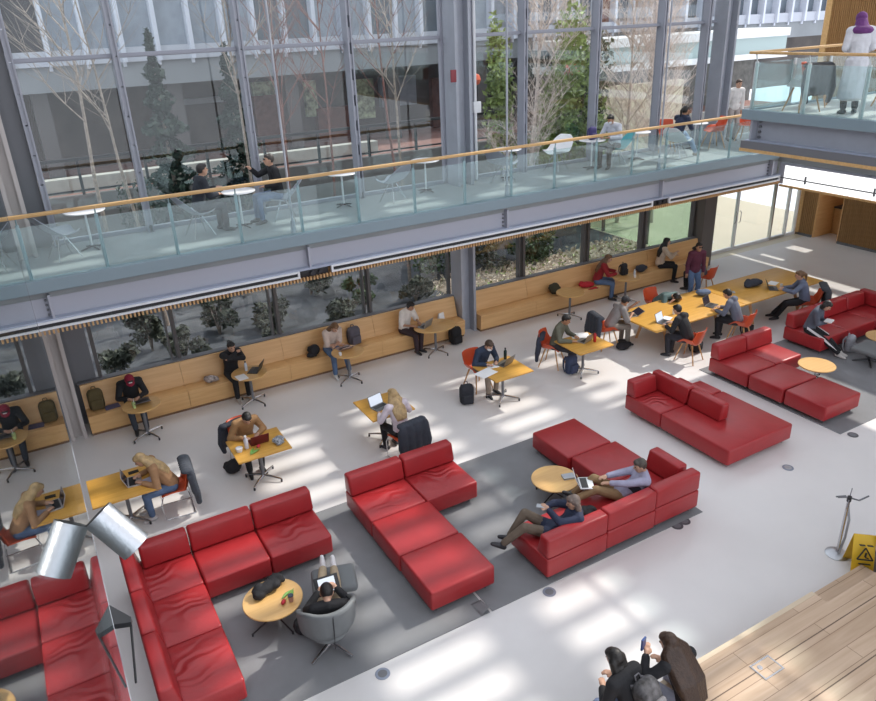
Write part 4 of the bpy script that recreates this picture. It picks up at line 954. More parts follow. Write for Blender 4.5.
    if P.get('glasses'):
        bm = nb()
        for q in (-1, 1): bmesh.ops.create_cone(bm, cap_ends=True, segments=14, radius1=.024, radius2=.024, depth=.006, matrix=Matrix.Translation(hd+HM@V((q*.03, .1, .018))) @ HM.to_4x4() @ Matrix.Rotation(PI/2, 4, 'X'))
        cyl(bm, hd+HM@V((-.03, .10, .018)), hd+HM@V((.03, .10, .018)), .003, seg=6); obj('glasses', bm, BLACK, t)
    if P.get('phones'):
        bm = nb(); pts = [hd+HM@V((.088*math.cos(a), -.01, .105*math.sin(a)+.01)) for a in [PI*i/10 for i in range(11)]]; tube(bm, pts, .010, 6)
        for q in (-1, 1): ell(bm, hd+HM@V((q*.085, -.005, -.005)), (.02, .034, .038), HM)
        obj('headphones', bm, BLACK, t)
    t['_wr'] = 0; del t['_wr']
    R = Matrix.Rotation(rz, 3, 'Z')
    return dict(root=t, wr={k: V((x, y, z))+R@(wr[k]*s) for k in 'LR'}, head=V((x, y, z))+R@(hd*s))
NAVY = (.02, .028, .06); BLK = (.015, .015, .018); DKJ = (.03, .04, .07); JEAN = (.10, .16, .28); TAN = (.36, .20, .10); BRN = (.06, .032, .018); BLH = (.012, .010, .009); BLOND = (.42, .29, .14); LBRN = (.16, .085, .04)
# along the bench
person('person in a dark red cap and black top at the leftmost round table', 1.02, 14.92, face(0, -1), 'bench', BLK, (.05, .06, .08), ('short', BLH), lean=22, hp=48, hz=.55, hL=(-.10, .52, .76), hR=(.12, .5, .76), fL=(-.10, .62, .09), fR=(.1, .55, .09), capcol=(.25, .012, .035), badge=1, top_name='pullover')
person('woman in black with hair tied up, hand at her mouth, on the bench', 3.1, 14.95, face(.2, -1), 'bench', BLK, BLK, ('bun', BLH), hL=(.10, .38, 1.02), hR=(-.05, .28, 1.08), poleL=(-1, .2, -.3), poleR=(1, .1, -.2), hp=14, lean=8, shoes=(.45, .40, .36))
person('long-haired woman in a pale tee and jeans on the bench', 5.4, 14.92, face(.15, -1), 'bench', (.62, .50, .43), JEAN, ('long', LBRN), sleeve=.4, shoes=(.65, .65, .65), hp=38, lean=16, hL=(.08, .42, .77), hR=(.02, .45, .77), fL=(-.16, .52, .09), fR=(.2, .5, .09), top_name='t_shirt')
person('person in white tee and headphones at the wide round table', 7.35, 14.92, face(.45, -1), 'bench', (.72, .66, .60), (.05, .03, .035), ('short', BLH), SKIN2, sleeve=.4, hp=30, phones=1, hL=(-.05, .42, .78), hR=(.2, .40, .77), fL=(-.08, .42, .09), fR=(.08, .42, .09), top_name='t_shirt')
person('long-haired woman in a red sweater on the right bench', 13.45, 14.92, face(.85, -.7), 'bench', (.28, .015, .02), JEAN, ('long', LBRN), hp=22, lean=14, hL=(-.1, .5, .78), hR=(.12, .5, .78), top_name='sweater')
person('woman in a cream top with dark curly hair at the far end of the bench', 15.85, 14.92, face(.9, -.5), 'bench', (.62, .50, .38), BLK, ('long', BLH), hp=8, lean=4, hL=(-.1, .42, .8), hR=(.1, .42, .9), top_name='blouse')
# table students
person('blonde woman in a tan jacket at the leftmost square table', 1.06, 11.25, face(-1, .08), 'table', TAN, JEAN, ('long', BLOND), lean=24, hp=34, hL=(-.16, .42, .77), hR=(.14, .44, .77), shoes=(.6, .58, .58))
person('woman in a camel sweater and dark headband behind the red laptop', 2.52, 12.0, face(.05, -1), 'table', (.34, .19, .085), BLK, ('short', BLH), lean=20, hp=40, hL=(-.15, .40, .78), hR=(.15, .40, .78), shoes=BLK, top_name='sweater')
person('blonde woman in a pale lilac top seen from behind at her laptop', 5.05, 10.62, face(-.12, 1), 'table', (.62, .55, .60), BLK, ('long', BLOND), lean=12, hp=12, hL=(-.2, .42, .77), hR=(.22, .44, .77), top_name='top')
person('masked man in a navy jacket typing at a yellow table', 7.72, 12.12, face(.1, -1), 'table', (.025, .04, .075), (.30, .24, .19), ('short', BRN), lean=18, hp=34, mask=(.75, .77, .8), hL=(-.1, .44, .77), hR=(.16, .42, .77))
person('man in an olive shirt reading a white book at a yellow table', 9.75, 12.1, face(.55, -.9), 'table', (.13, .13, .095), (.04, .04, .05), ('short', BLH), SKIN2, lean=10, hp=24, hL=(-.12, .42, .77), hR=(.2, .45, .77), top_name='shirt')
person("masked person in grey tee and black cap at the long table's near end", 11.48, 12.22, face(1, -.25), 'table', (.24, .22, .21), (.22, .19, .16), ('short', BLH), SKIN2, sleeve=.4, lean=26, hp=24, mask=(.5, .58, .68), capcol=(.03, .03, .035), hL=(.04, .62, 1.02), hR=(.12, .5, .78), poleL=(-.3, .3, -1), top_name='t_shirt')
person('black haired person in a black jacket on an orange chair at the long table', 12.42, 10.66, face(-.25, 1), 'table', BLK, (.03, .03, .04), ('short', BLH), lean=20, hp=20, hood=1, hL=(-.2, .45, .77), hR=(.1, .45, .77))
person('person in teal bent over the long table with hair over the face', 13.55, 12.72, face(.0, -1), 'table', (.10, .16, .16), (.05, .06, .08), ('fringe', BLH), SKIN, sleeve=.45, lean=44, hunch=22, hp=70, hL=(-.20, .58, .77), hR=(.15, .60, .77), top_name='t_shirt')
person('person in a grey hooded sweatshirt on an orange chair at the long table', 14.15, 10.72, face(-.35, 1), 'table', (.13, .145, .19), (.02, .02, .025), ('short', BLH), lean=18, hp=26, hood=1, hL=(-.22, .46, .77), hR=(.05, .46, .77), top_name='hoodie')
person('woman in a grey-blue top with tied hair at the sunny far table end', 16.55, 10.66, face(-.75, .8), 'table', (.15, .18, .26), BLK, ('pony', LBRN), lean=10, hp=12, hL=(-.15, .55, .85), hR=(.15, .5, .80), fL=(-.1, .62, .09), fR=(.12, .68, .09), top_name='top')
person('standing man in a maroon jumper, jeans and dark glasses', 15.35, 13.2, face(-.35, -.9), 'stand', (.10, .022, .045), JEAN, ('short', BLH), SKIN2, glasses=1, hp=4, top_name='jumper')
person('person in grey on an orange chair with back turned behind the standing man', 16.15, 13.6, face(-.2, .95), 'table', (.14, .16, .19), BLK, ('short', BLH), lean=14, hp=20, hL=(-.18, .40, .75), hR=(.16, .38, .75), top_name='pullover')
# sofa sitters
person('person in dark padded jacket and white-striped black trousers on the far sofa', 15.1, 9.5, face(.35, -1), 'table', (.10, .115, .15), BLK, ('bob', BLH), hz=.54, lean=12, hp=40, stripe=1, hL=(.03, .34, .78), hR=(-.02, .36, .76), fL=(-.05, .72, .10), fR=(.1, .74, .10), shoes=(.6, .58, .55))
A = person('grey haired reader in a navy coat lounging on the red sofa with a phone', 5.66, 6.92, face(-.85, .42), 'table', (.022, .03, .065), (.15, .115, .085), ('bob', (.17, .13, .11)), hz=.47, hy=.06, lean=-70, hp=16, hunch=38, hL=(-.02, .10, .84), hR=(.10, .10, .82), fL=(-.08, .78, .34), fR=(.06, .66, .36), kneeL=(0, .2, 1), kneeR=(.3, .2, 1), poleL=(-1, 0, -.4), poleR=(1, 0, -.4), toe=(0, 1, .5), long=.35, top_name='coat')
B = person('short haired reader in a lavender shirt and dark vest lounging with a laptop', 7.14, 7.05, face(-.9, .45), 'table', (.36, .35, .47), (.27, .17, .085), ('short', (.07, .055, .045)), hz=.48, hy=.08, lean=-67, hp=18, hunch=38, hL=(-.10, .26, .74), hR=(.10, .26, .74), fL=(-.1, .86, .46), fR=(.14, .78, .42), kneeL=(0, .1, 1), kneeR=(.2, .1, 1), poleL=(-1, 0, -.5), poleR=(1, 0, -.5), toe=(0, .8, .6), top_name='shirt')
RC = person('person reclining in the grey egg chair with tablet and white trainers', 2.16, 7.06, -.35, 'table', BLK, (.42, .33, .22), ('short', BLH), hz=.36, hy=.16, lean=-50, hp=44, hunch=34, hL=(-.12, .24, .70), hR=(.12, .26, .70), fL=(-.06, .93, .50), fR=(.09, .90, .50), kneeL=(0, .1, 1), kneeR=(.1, .1, 1), toe=(.0, .25, 1), shoes=(.78, .76, .78), top_name='pullover')
# girls on the step
person('long dark haired girl with a grey backpack on the wooden step, left', 4.36, 3.84, face(-.15, 1), 'table', BLK, (.18, .24, .38), ('bob', BLH), z=.45, hz=.10, lean=24, hp=26, hL=(-.1, .42, .28), hR=(.14, .44, .30), fL=(-.14, .42, -.36), fR=(.1, .42, -.36))
G2 = person('girl with very long brown hair holding a phone on the wooden step, right', 4.97, 3.70, face(.0, 1), 'table', BLK, (.30, .30, .36), ('verylong', (.045, .022, .012)), z=.45, hz=.10, lean=24, hp=22, hyaw=20, hL=(-.24, .46, .52), hR=(.0, .42, .36), fL=(-.12, .42, -.36), fR=(.12, .42, -.36))
# balcony and bridge
person('man in a dark jacket talking at the balcony table, left', 2.92, 14.45, face(1, .1), 'table', (.025, .03, .04), (.02, .02, .025), ('short', (.03, .025, .025)), z=3.77, lean=8, hp=2, hL=(-.12, .42, .82), hR=(.12, .35, .74))
person('man in a black sweater and jeans gesturing at the balcony table, right', 4.52, 14.55, face(-1, .05), 'table', BLK, JEAN, ('short', (.05, .04, .035)), z=3.77, lean=0, hp=0, glasses=1, hL=(-.12, .25, .74), hR=(.05, .46, 1.08), poleR=(.6, 0, -1), top_name='sweater')
person('masked person in a white shirt at a balcony table', 13.38, 14.45, face(-1, -.25), 'table', (.60, .62, .68), BLK, ('short', BLH), SKIN2, z=3.77, hp=24, mask=(.45, .6, .7), lean=10, top_name='shirt')
person('woman in a navy top resting chin on hand on the balcony', 15.3, 14.2, face(1, .05), 'table', NAVY, (.32, .40, .56), ('pony', BLH), SKIN2, z=3.77, hp=8, lean=14, hL=(.02, .34, 1.08), hR=(.12, .4, .82), poleL=(-.4, .3, -1), fL=(-.1, .72, .3), fR=(.12, .66, .09), shoes=(.25, .2, .16), top_name='top')
person('figure in white standing by the upper glass doors', 18.6, 15.2, face(-.4, -1), 'stand', (.72, .70, .68), (.4, .36, .34), ('short', BRN), z=3.77, top_name='shirt')
person('woman in a purple headscarf and long pale coat at the landing rail', 13.55, 8.52, face(.6, .75), 'stand', (.62, .62, .66), BLK, ('scarf', (.13, .035, .16)), z=BZ, hL=(-.10, .26, 1.05), hR=(.12, .26, 1.05), poleL=(-.35, -.3, -1), poleR=(.35, -.3, -1), hp=22, long=.62, top_name='long_coat')
#__ITEMS__

# ------------------------------------------------------------------ things on the tables, seats and floor
TZ = .731
def laptop(label, x, y, rz, z=TZ, col=(.25, .26, .28), lit=False, tilt=20, rx=0):
    t = thing('laptop', label, 'laptop', (x, y, z), rz, 'open laptops'); t.rotation_euler = (rx, 0, rz)
    m = mat('laptop_%d_%d_%d' % tuple(int(c*999) for c in col), col, .35, .4 if col[0] > .1 else 0)
    bm = nb(); box(bm, -.16, .16, -.11, .11, 0, .016, .005); ba = obj('base', bm, m, t)
    bm = nb(); box(bm, -.135, .135, -.02, .085, .016, .018); obj('keyboard', bm, BLACK, ba, smooth=False)
    a = math.radians(tilt); c = V((0, .11+.105*math.sin(a), .012+.105*math.cos(a)))
    bm = nb(); obox(bm, c, (.32, .010, .21), (-a, 0, 0), .004); sc = obj('lid', bm, m, t)
    bm = nb(); obox(bm, c+V((0, -.0062*math.cos(a), .0062*math.sin(a))), (.295, .002, .185), (-a, 0, 0)); obj('screen', bm, SCREEN_L if lit else SCREEN_D, sc, smooth=False)
    return t
laptop('open silver laptop on the leftmost square table, lid towards the glass screen', .52, 11.32, face(-1, .1), col=(.45, .42, .42))
laptop('dark red laptop seen from behind its lid', 2.62, 11.42, face(0, -1), col=(.16, .025, .03))
laptop('laptop with a bright lit screen in front of the blonde student', 4.97, 11.32, face(-.25, 1), lit=True, col=(.2, .21, .22))
laptop('grey-brown laptop lid on the masked student\'s table', 7.98, 11.58, face(.35, -1), col=(.20, .185, .16))
laptop('wide grey laptop lid on the olive student\'s table', 10.12, 11.55, face(.3, -1), col=(.30, .29, .27))
laptop('laptop in front of the person in black cap at the long table', 12.02, 12.1, face(1, -.3), col=(.3, .28, .26), tilt=60)
laptop('laptop with pale screen before the person in the black jacket', 12.32, 11.3, face(-.3, 1), col=(.16, .16, .18), lit=True)
laptop('dark laptop in front of the grey hooded sweatshirt', 14.02, 11.42, face(-.3, 1), col=(.06, .06, .07))
laptop('dark laptop at the sunny end of the long table', 16.2, 11.35, face(-.75, .7), col=(.08, .08, .09))
laptop('small grey laptop before the headphone wearer', 7.6, 14.38, face(.5, -1), col=(.28, .29, .30))
laptop('black laptop before the woman in black on the bench', 3.45, 14.32, face(.8, -.6), col=(.03, .03, .03))
laptop('dark tablet laptop under the red cap wearer\'s hands', 1.12, 14.25, face(0, -1), col=(.10, .07, .06), tilt=65)
laptop('pale laptop on the knees of the lavender-shirt reader', 6.62, 7.36, face(-.85, .5), .66, col=(.62, .63, .65), tilt=24)
laptop('pink-silver laptop before the long-haired woman in the pale tee', 5.5, 14.3, face(.1, -1), col=(.5, .40, .40), tilt=55)

def sheet(name, label, cat, x, y, z, rz, w, h, m=PAPER, th=.004, group=None):
    bm = nb(); box(bm, -w/2, w/2, -h/2, h/2, 0, th); o = obj(name, bm, m, smooth=False); o.location = (x, y, z); o.rotation_euler = (0, 0, rz); tag(o, label, cat, group); return o
sheet('paper', 'white papers overhanging the left edge of the masked student\'s table', 'paper', 7.42, 11.42, TZ, .25, .42, .30)
sheet('paper', 'white sheets by the masked student\'s hands', 'paper', 7.72, 11.62, TZ+.001, -.2, .24, .2)
sheet('paper', 'white page on the round table of the woman in black', 'paper', 3.12, 14.15, TZ, .1, .21, .28)
sheet('book', 'open white book on the olive student\'s table', 'book', 10.22, 11.8, TZ, -.5, .40, .28, PAPER, .02)
sheet('paper', 'white paper in front of the person in black at the long table', 'paper', 12.55, 11.45, TZ, .4, .25, .2)
sheet('paper', 'white papers at the sunny end of the long table', 'paper', 16.55, 11.62, TZ, .3, .3, .22)
sheet('paper', 'lavender notebook sheet under the hands at the leftmost square table', 'paper', .74, 11.22, TZ, .3, .26, .2, mat('lavender_paper', (.48, .48, .62), .7))
sheet('phone', 'dark phone beside the laptop on the leftmost square table', 'phone', .55, 11.62, TZ, .05, .16, .08, BLACK, .01)
sheet('phone', 'dark phone beside the red bottle', 'phone', 10.36, 11.66, TZ, .5, .15, .07, BLACK, .01)
sheet('phone', 'phone on the right part of the long table', 'phone', 15.2, 11.75, TZ, .9, .15, .07, mat('grey_phone', (.4, .42, .45), .3), .01)
sheet('notebook', 'slate purple notebook lying on the bench by the red cap wearer', 'notebook', .62, 14.92, .453, .1, .28, .19, mat('slate_purple', (.09, .085, .17), .6), .018)
sheet('book', 'grey book on the coffee table between the lounging readers', 'book', 6.76, 7.95, .392, -.3, .20, .14, mat('grey_cover', (.40, .42, .46), .5), .035)
q = (A['wr']['L']+A['wr']['R'])/2+V((-.07, .05, .03))
sheet('phone', 'phone held by the grey haired reader', 'phone', q.x, q.y, q.z, .8, .08, .15, mat('grey_phone', (.4, .42, .45), .3), .01)
q = G2['wr']['L']+V((.02, .07, .03))
sheet('phone', 'blue phone held up by the girl with very long hair', 'phone', q.x, q.y, q.z, .3, .08, .02, mat('blue_phone', (.03, .07, .22), .3), .15)
sheet('book', 'small pale book in the hands of the far sofa reader', 'book', 15.2, 9.12, .80, .3, .22, .16, PAPER, .02)
t = thing('tablet', 'tablet with bright page held by the person in the egg recliner', 'tablet', tuple((RC['wr']['L']+RC['wr']['R'])/2+V((.02, .06, .03))), -.1); t.rotation_euler = (.9, 0, -.12)
bm = nb(); box(bm, -.16, .16, -.12, .12, 0, .012, .004); obj('case', bm, BLACK, t)
bm = nb(); box(bm, -.11, .11, -.085, .095, .012, .014); obj('screen', bm, SCREEN_L, t, smooth=False)
t = thing('sign_holder', 'white tent sign standing on the bench beside the column', 'sign', (8.42, 14.98, .452), .2)
bm = nb(); obox(bm, (0, -.03, .12), (.17, .006, .25), (-.2, 0, 0)); obj('front_face', bm, PAPER, t, smooth=False)
bm = nb(); obox(bm, (0, .03, .12), (.17, .006, .25), (.2, 0, 0)); obj('rear_face', bm, PAPER, t, smooth=False)
def bottle(label, x, y, col, h=.24, r=.035, z=TZ, capc=BLACK, metal=0., group='bottles on the tables'):
    t = thing('bottle', label, 'bottle', (x, y, z), 0, group)
    bm = nb(); lathe(bm, [(0, 0), (r-.004, 0), (r, .006), (r, h*.70), (r*.45, h*.84), (r*.45, h*.88), (0, h*.88)], 20); obj('body', bm, mat('bottle_%d_%d_%d' % tuple(int(c*999) for c in col), col, .25, metal), t)
    bm = nb(); disc(bm, (0, 0), r*.55, h*.88, h, 16, .003); obj('cap', bm, capc, t)
bottle('red bottle on the olive student\'s table', 10.28, 11.38, (.45, .02, .02))
bottle('dark green bottle standing by the masked student\'s laptop', 8.14, 11.76, (.012, .03, .028), .26)
bottle('pale steel bottle beside the red laptop', 2.38, 11.30, (.62, .62, .68), .25, .038, capc=WHITEP)
bottle('clear bottle on the round table of the woman in black', 3.30, 14.42, (.62, .66, .72), .22, .032)
bottle('clear bottle beside the red sweater woman\'s bag', 14.15, 14.2, (.62, .66, .72), .18, .03, capc=WHITEP)
def cup(label, x, y, z, col, r=.04, h=.10, lid=None, group='cups'):
    t = thing('cup', label, 'cup', (x, y, z), 0, group)
    bm = nb(); lathe(bm, [(0, 0), (r*.78, 0), (r, h), (r-.004, h), (r*.74, .006), (0, .006)], 20); obj('cup_body', bm, mat('cup_%d_%d_%d' % tuple(int(c*999) for c in col), col, .5), t)
    if lid: bm = nb(); disc(bm, (0, 0), r*1.05, h, h+.015, 20, .003); obj('lid', bm, mat('lid_%d_%d_%d' % tuple(int(c*999) for c in lid), lid, .4), t)
    return t
cup('white bowl-shaped cup on the red laptop\'s table', 2.24, 11.27, TZ, (.8, .8, .8), .06, .06, (.7, .7, .72))
c = cup('clear cup of pale green drink on the leftmost round table', .96, 14.02, TZ, (.48, .60, .25), .036, .12)
bm = nb(); cyl(bm, (0, 0, .01), (.015, .01, .2), .005, seg=6); obj('straw', bm, WHITEP, c)
cup('small cup with a dark lid on the coffee table by the recliner', 1.86, 7.70, .392, (.45, .24, .2), .036, .09, (.03, .04, .07))
cup('white cup in the middle of the long table', 12.88, 11.55, TZ, (.8, .8, .8), .038, .10, (.75, .75, .75))
cup('white cup on the pale tee woman\'s round table', 5.28, 13.98, TZ, (.8, .8, .8), .036, .07)
cup('white cup on the red sweater woman\'s round table', 14.05, 14.08, TZ, (.8, .8, .8), .036, .07)
cup('white cup at the sunny table end', 16.45, 11.3, TZ, (.8, .8, .8), .036, .09)
def tulip(label, x, y, z, rz):
    t = thing('tulip', label, 'flower', (x, y, z), rz, 'red tulips')
    bm = nb(); tube(bm, [(0, 0, .012), (.12, .01, .014), (.24, 0, .012)], .006, 6); obj('stem', bm, LGB, t)
    for s in (-1, 1):
        bm = nb(); grid(bm, lambda u, v: V((.02+.2*u, s*(.01+.05*u)+(v-.5)*.05*math.sin(PI*u), .012+.03*math.sin(PI*u)*abs(v-.5))), 7, 5); o = obj('leaf', bm, mat('tulip_leaf', (.13, .32, .05), .5), t); q = o.modifiers.new('s', 'SOLIDIFY'); q.thickness = .003
    bm = nb(); ell(bm, (.275, 0, .028), (.05, .028, .028)); obj('petals', bm, mat('tulip_red', (.5, .02, .04), .5), t)
tulip('red tulip with green leaves on the red laptop\'s table', 2.36, 11.03, TZ, .75)
tulip('red tulip with green leaves lying on the coffee table by the recliner', 1.96, 7.90, .392, -2.4)

def blob(name, label, cat, x, y, z, rz, parts, m, vox=.014, group=None, seed=1, rough=.02):
    """a soft irregular bundle: many overlapping lumps fused to one skin"""
    rng = random.Random(seed); bm = nb()
    for c, r in parts:
        ell(bm, c, r)
        for k in range(5):
            a = V((rng.uniform(-1, 1), rng.uniform(-1, 1), rng.uniform(-.4, 1))); q = max(r)*.33
            ell(bm, V(c)+V((a.x*r[0], a.y*r[1], a.z*r[2]))*.72, (q, q*.8, min(q, r[2])*.8))
    mn = min(v.co.z for v in bm.verts)
    for v in bm.verts: v.co.z = max(v.co.z-max(mn, 0), 0.0)
    o = organic(obj(name, bm, m), vox, 2); o.location = (x, y, z); o.rotation_euler = (0, 0, rz); tag(o, label, cat, group); return o
BK = cloth(BLK); DK = cloth((.035, .04, .055))
blob('jacket', 'crumpled black jacket on the coffee table by the recliner', 'jacket', 1.66, 8.06, .392, .35, [((0, 0, .07), (.22, .10, .08)), ((.14, .02, .08), (.13, .10, .08)), ((-.15, -.01, .05), (.10, .09, .07))], BK)
blob('scarf', 'grey and white bundled scarf on the red laptop\'s table', 'scarf', 2.92, 11.2, TZ, .7, [((0, 0, .05), (.12, .09, .06)), ((-.06, -.06, .03), (.09, .06, .04))], mat('check_scarf', (.28, .29, .31), .9, var=.8, vscale=26))
blob('fluffy_bundle', 'fluffy cream and black bundle on the bench left of the woman in black', 'bundle', 2.62, 14.92, .452, .2, [((0, 0, .07), (.13, .11, .08)), ((.1, -.03, .05), (.08, .08, .06))], mat('fluffy_mix', (.35, .30, .28), .95, var=.9, vscale=17))
blob('bag', 'limp black bag on the bench beside the pale tee woman', 'bag', 5.02, 14.95, .452, .3, [((0, 0, .12), (.15, .12, .14)), ((-.12, -.04, .05), (.12, .10, .06))], BK)
blob('bag', 'dark olive bag on the bench behind the empty round table', 'bag', 11.95, 14.92, .452, .1, [((0, 0, .16), (.17, .12, .17)), ((.14, 0, .1), (.08, .08, .10))], cloth((.05, .045, .025)))
blob('bag', 'black shoulder bag on the bench left of the woman in cream', 'bag', 15.15, 14.95, .452, .4, [((0, 0, .10), (.22, .13, .11))], DK)
blob('bag', 'floppy black bag on the floor at the near end of the long table', 'bag', 11.72, 11.95, 0, .5, [((0, 0, .07), (.24, .15, .09)), ((.1, .05, .08), (.15, .1, .08))], BK)
blob('bag', 'black bag on the floor under the red laptop\'s table', 'bag', 2.20, 11.85, 0, .3, [((0, 0, .13), (.17, .13, .14))], BK)
blob('coat', 'black coat heaped on the long table near its far half', 'coat', 15.98, 11.78, TZ, .1, [((0, 0, .09), (.27, .15, .10)), ((-.2, .02, .06), (.13, .1, .07))], DK)
blob('coat', 'bright red coat spread on the bench under the red sweater woman', 'coat', 13.02, 14.85, .452, 0, [((0, 0, .07), (.22, .16, .08)), ((.05, -.2, -.06), (.18, .06, .10))], cloth((.45, .015, .025)))
blob('bag', 'blue-grey bag on the long table beside the bent-over person', 'bag', 14.45, 12.05, TZ, -.1, [((0, 0, .07), (.2, .13, .09))], cloth((.11, .15, .24)))
blob('bag', 'black bag with orange tab on the carpet left of the recliner', 'bag', 1.92, 7.42, .013, 1.2, [((0, 0, .16), (.10, .16, .17))], BK)
blob('bag', 'light brown furry bag at the left girl\'s hip on the step', 'bag', 4.10, 3.72, .455, .2, [((0, 0, .08), (.12, .09, .09))], cloth((.40, .19, .06)))
blob('backpack', 'black vest-like pack on the red sofa between the two readers', 'backpack', 6.22, 6.98, .425, -.3, [((0, 0, .08), (.22, .13, .10)), ((.12, -.02, .1), (.12, .10, .09))], BK)
blob('coat', 'dark padded coat under the head of the lavender-shirt reader', 'coat', 7.32, 6.92, .5, .2, [((0, 0, .12), (.20, .11, .13))], DK)
blob('coat', 'dark coat bunched behind the grey haired reader\'s shoulders', 'coat', 6.02, 6.92, .5, .2, [((0, 0, .11), (.17, .10, .12))], cloth((.025, .03, .05)))
blob('cushion_bag', 'white soft bag on the floor by the masked student\'s feet', 'bag', 7.35, 11.95, 0, .2, [((0, 0, .14), (.13, .12, .15))], cloth((.62, .58, .55)))

def backpack(label, x, y, z, rz, col, rx=0., s=1., m2=None, m1=None):
    t = thing('backpack', label, 'backpack', (x, y, z), rz, 'backpacks'); t.rotation_euler = (rx, 0, rz); t.scale = (s, s, s)
    m = m1 or cloth(col); m2 = m2 or m
    bm = nb(); box(bm, -.15, .15, -.09, .09, 0, .42, .07, 4); box(bm, -.14, .14, -.08, .08, .1, .45, .075, 4); organic(obj('body', bm, m, t), .014, 3)
    bm = nb(); box(bm, -.12, .12, .07, .135, .03, .24, .03, 3); obj('front_pocket', bm, m2, t)
    for q in (-1, 1):
        bm = nb(); tube(bm, [(q*.08, -.085, .40), (q*.10, -.14, .30), (q*.11, -.13, .14), (q*.12, -.085, .03)], [.022, .024, .02, .012], 8); obj('strap', bm, m2, t)
    bm = nb(); tube(bm, [(-.04, -.06, .43), (-.03, -.07, .475), (.03, -.07, .475), (.04, -.06, .43)], .009, 6); obj('handle', bm, m2, t)
    return t
backpack('olive brown backpack on the left end of the bench', .36, 15.0, .452, face(0, -1), (.10, .075, .03))
backpack('grey backpack on the bench right of the pale tee woman', 6.05, 14.98, .452, face(.1, -1), (.10, .09, .11))
backpack('black backpack on the floor against the bench by the centre column', 8.55, 14.5, 0, face(.1, -1), BLK)
backpack('black backpack on the floor left of the masked student\'s table', 7.12, 11.7, 0, face(-.3, -1), (.025, .027, .035))
backpack('navy backpack on the floor under the olive student\'s table', 9.82, 11.6, 0, face(.2, -1), (.04, .055, .11))
backpack('black backpack on the floor behind the orange chair of the black jacket', 12.95, 10.85, 0, face(.5, -1), BLK)
backpack('black backpack on the floor behind the grey hooded sweatshirt\'s chair', 14.72, 10.85, 0, face(.5, -1), (.02, .022, .025))
backpack('black backpack standing on the red sweater woman\'s round table', 13.95, 14.42, TZ, face(.2, -1), BLK, s=.75)
backpack('blue-grey backpack on the balcony table by the masked person', 12.72, 14.55, 3.77+.722, face(0, -1), (.06, .05, .16), s=.7)
backpack('pale grey backpack on the floor by the striped trousers', 15.75, 8.85, .013, face(.2, -1), (.33, .34, .37), s=.9)
backpack('black and grey patterned backpack worn by the left girl on the step', 4.44, 3.70, .64, face(.15, -1), (.03, .03, .033), rx=.42, s=1.05, m1=mat('patterned_pack', (.07, .068, .072), .7, bump=.3, bscale=20, var=.95, vscale=11), m2=cloth((.16, .155, .165)))
# chairs with sitters
sled_chair('sled chair with orange seat at the leftmost square table', 1.08, 11.25, face(-1, .08))
sled_chair('sled chair with orange seat under the blonde student', 5.06, 10.58, face(-.12, 1))
sled_chair('sled chair under the woman behind the red laptop', 2.52, 12.06, face(.05, -1))
shell_chair('orange shell chair of the masked student', 7.7, 12.18, face(.1, -1))
shell_chair('orange shell chair of the student in olive', 9.72, 12.16, face(.55, -.9))
shell_chair('orange shell chair of the person in the black jacket', 12.45, 10.6, face(-.25, 1))
shell_chair('orange shell chair of the grey hooded sweatshirt', 14.2, 10.66, face(-.35, 1))
shell_chair('orange shell chair of the woman at the sunny table end', 16.6, 10.6, face(-.75, .8))
shell_chair('orange shell chair of the person bent over the long table', 13.55, 12.78, face(0, -1))
shell_chair('orange shell chair with back to us behind the standing man', 16.18, 13.52, face(-.2, .95))
shell_chair('orange shell chair of the person in the black cap', 11.42, 12.24, face(1, -.25))
shell_chair('red chair on the upper landing behind the woman in the headscarf', 15.0, 8.6, face(-.3, -1), BZ, mat('red_shell', (.4, .03, .02), .4), 'landing chairs')
shell_chair('orange chair seen through the landing glass on the left', 14.2, 9.7, face(.6, -1), BZ, None, 'landing chairs')
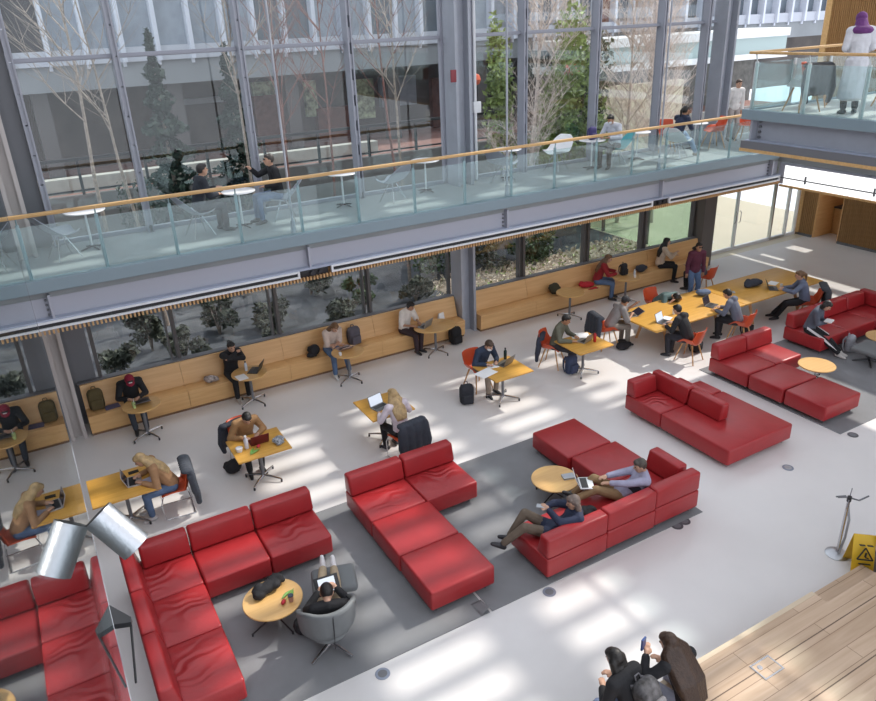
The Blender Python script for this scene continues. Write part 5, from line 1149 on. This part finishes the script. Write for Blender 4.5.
# coats over chair backs: a folded sheet with hanging sleeves
def draped(name, label, x, y, rz, m, z=0., s=1.):
    bm = nb()
    for i in range(7):
        u = -1+i/3; ell(bm, (u*.24, -.36+.02*(i % 2), .70), (.09, .06, .19)); ell(bm, (u*.22, -.37+.02*(i % 2), .48), (.085, .05, .18)); ell(bm, (u*.22, -.29, .85), (.085, .10, .05))
    for q in (-1, 1): chain(bm, [(q*.26, -.34, .74), (q*.30, -.38, .45), (q*.24, -.39, .22)], [.07, .06, .05])
    o = organic(obj(name, bm, m), .014, 3); o.location = (x, y, z); o.rotation_euler = (0, 0, rz); o.scale = (s, s, s); tag(o, label, 'coat', 'coats over chair backs'); return o
draped('coat', 'dark grey coat hung over the chair at the leftmost square table', 1.02, 11.22, face(-1, .08), cloth((.06, .068, .085)))
draped('coat', 'black coat hung over the blonde student\'s chair, sleeves dangling', 5.06, 10.58, face(-.12, 1), DK)
draped('coat', 'dark puffy coat on the chair of the woman behind the red laptop', 2.50, 12.06, face(.35, -1), DK, s=.9)
draped('coat', 'dark coat on the chair of the student in olive', 9.72, 12.16, face(.75, -.7), cloth((.03, .035, .055)), s=.85)
draped('coat', 'black coat hanging from the chair of the person in the black cap', 11.42, 12.24, face(1, -.25), DK)
draped('coat', 'long charcoal coat hanging from the chair at the sunny table end', 16.6, 10.6, face(-.75, .8), cloth((.05, .055, .065)), s=1.1)
draped('coat', 'black coat draped over a landing chair behind the glass', 13.35, 9.35, face(.3, 1), cloth((.06, .06, .065)), BZ)
shell_chair('chair under the black coat on the upper landing', 13.35, 9.35, face(.3, 1), BZ, WHITEP, 'landing chairs')
for i, (x, col, lab) in enumerate(((13.9, (.22, .09, .03), 'brown cube planter on the ledge, leftmost of three'), (15.4, (.5, .04, .02), 'red-orange cube planter on the ledge, middle of three'), (16.4, (.16, .07, .04), 'small brown cube planter on the ledge, rightmost of three'))):
    pass
t = thing('poster_stand', 'white poster stand just inside the lobby glass doors', 'stand', (20.2, 16.9, 0), .3)
bm = nb(); cyl(bm, (0, 0, 0), (0, 0, .02), .18, seg=24); cyl(bm, (0, 0, .02), (0, 0, 1.0), .02); obj('pole', bm, WHITEM, t)
bm = nb(); obox(bm, (0, -.02, 1.12), (.34, .015, .36), (-.4, 0, 0)); obj('panel', bm, WHITEP, t)
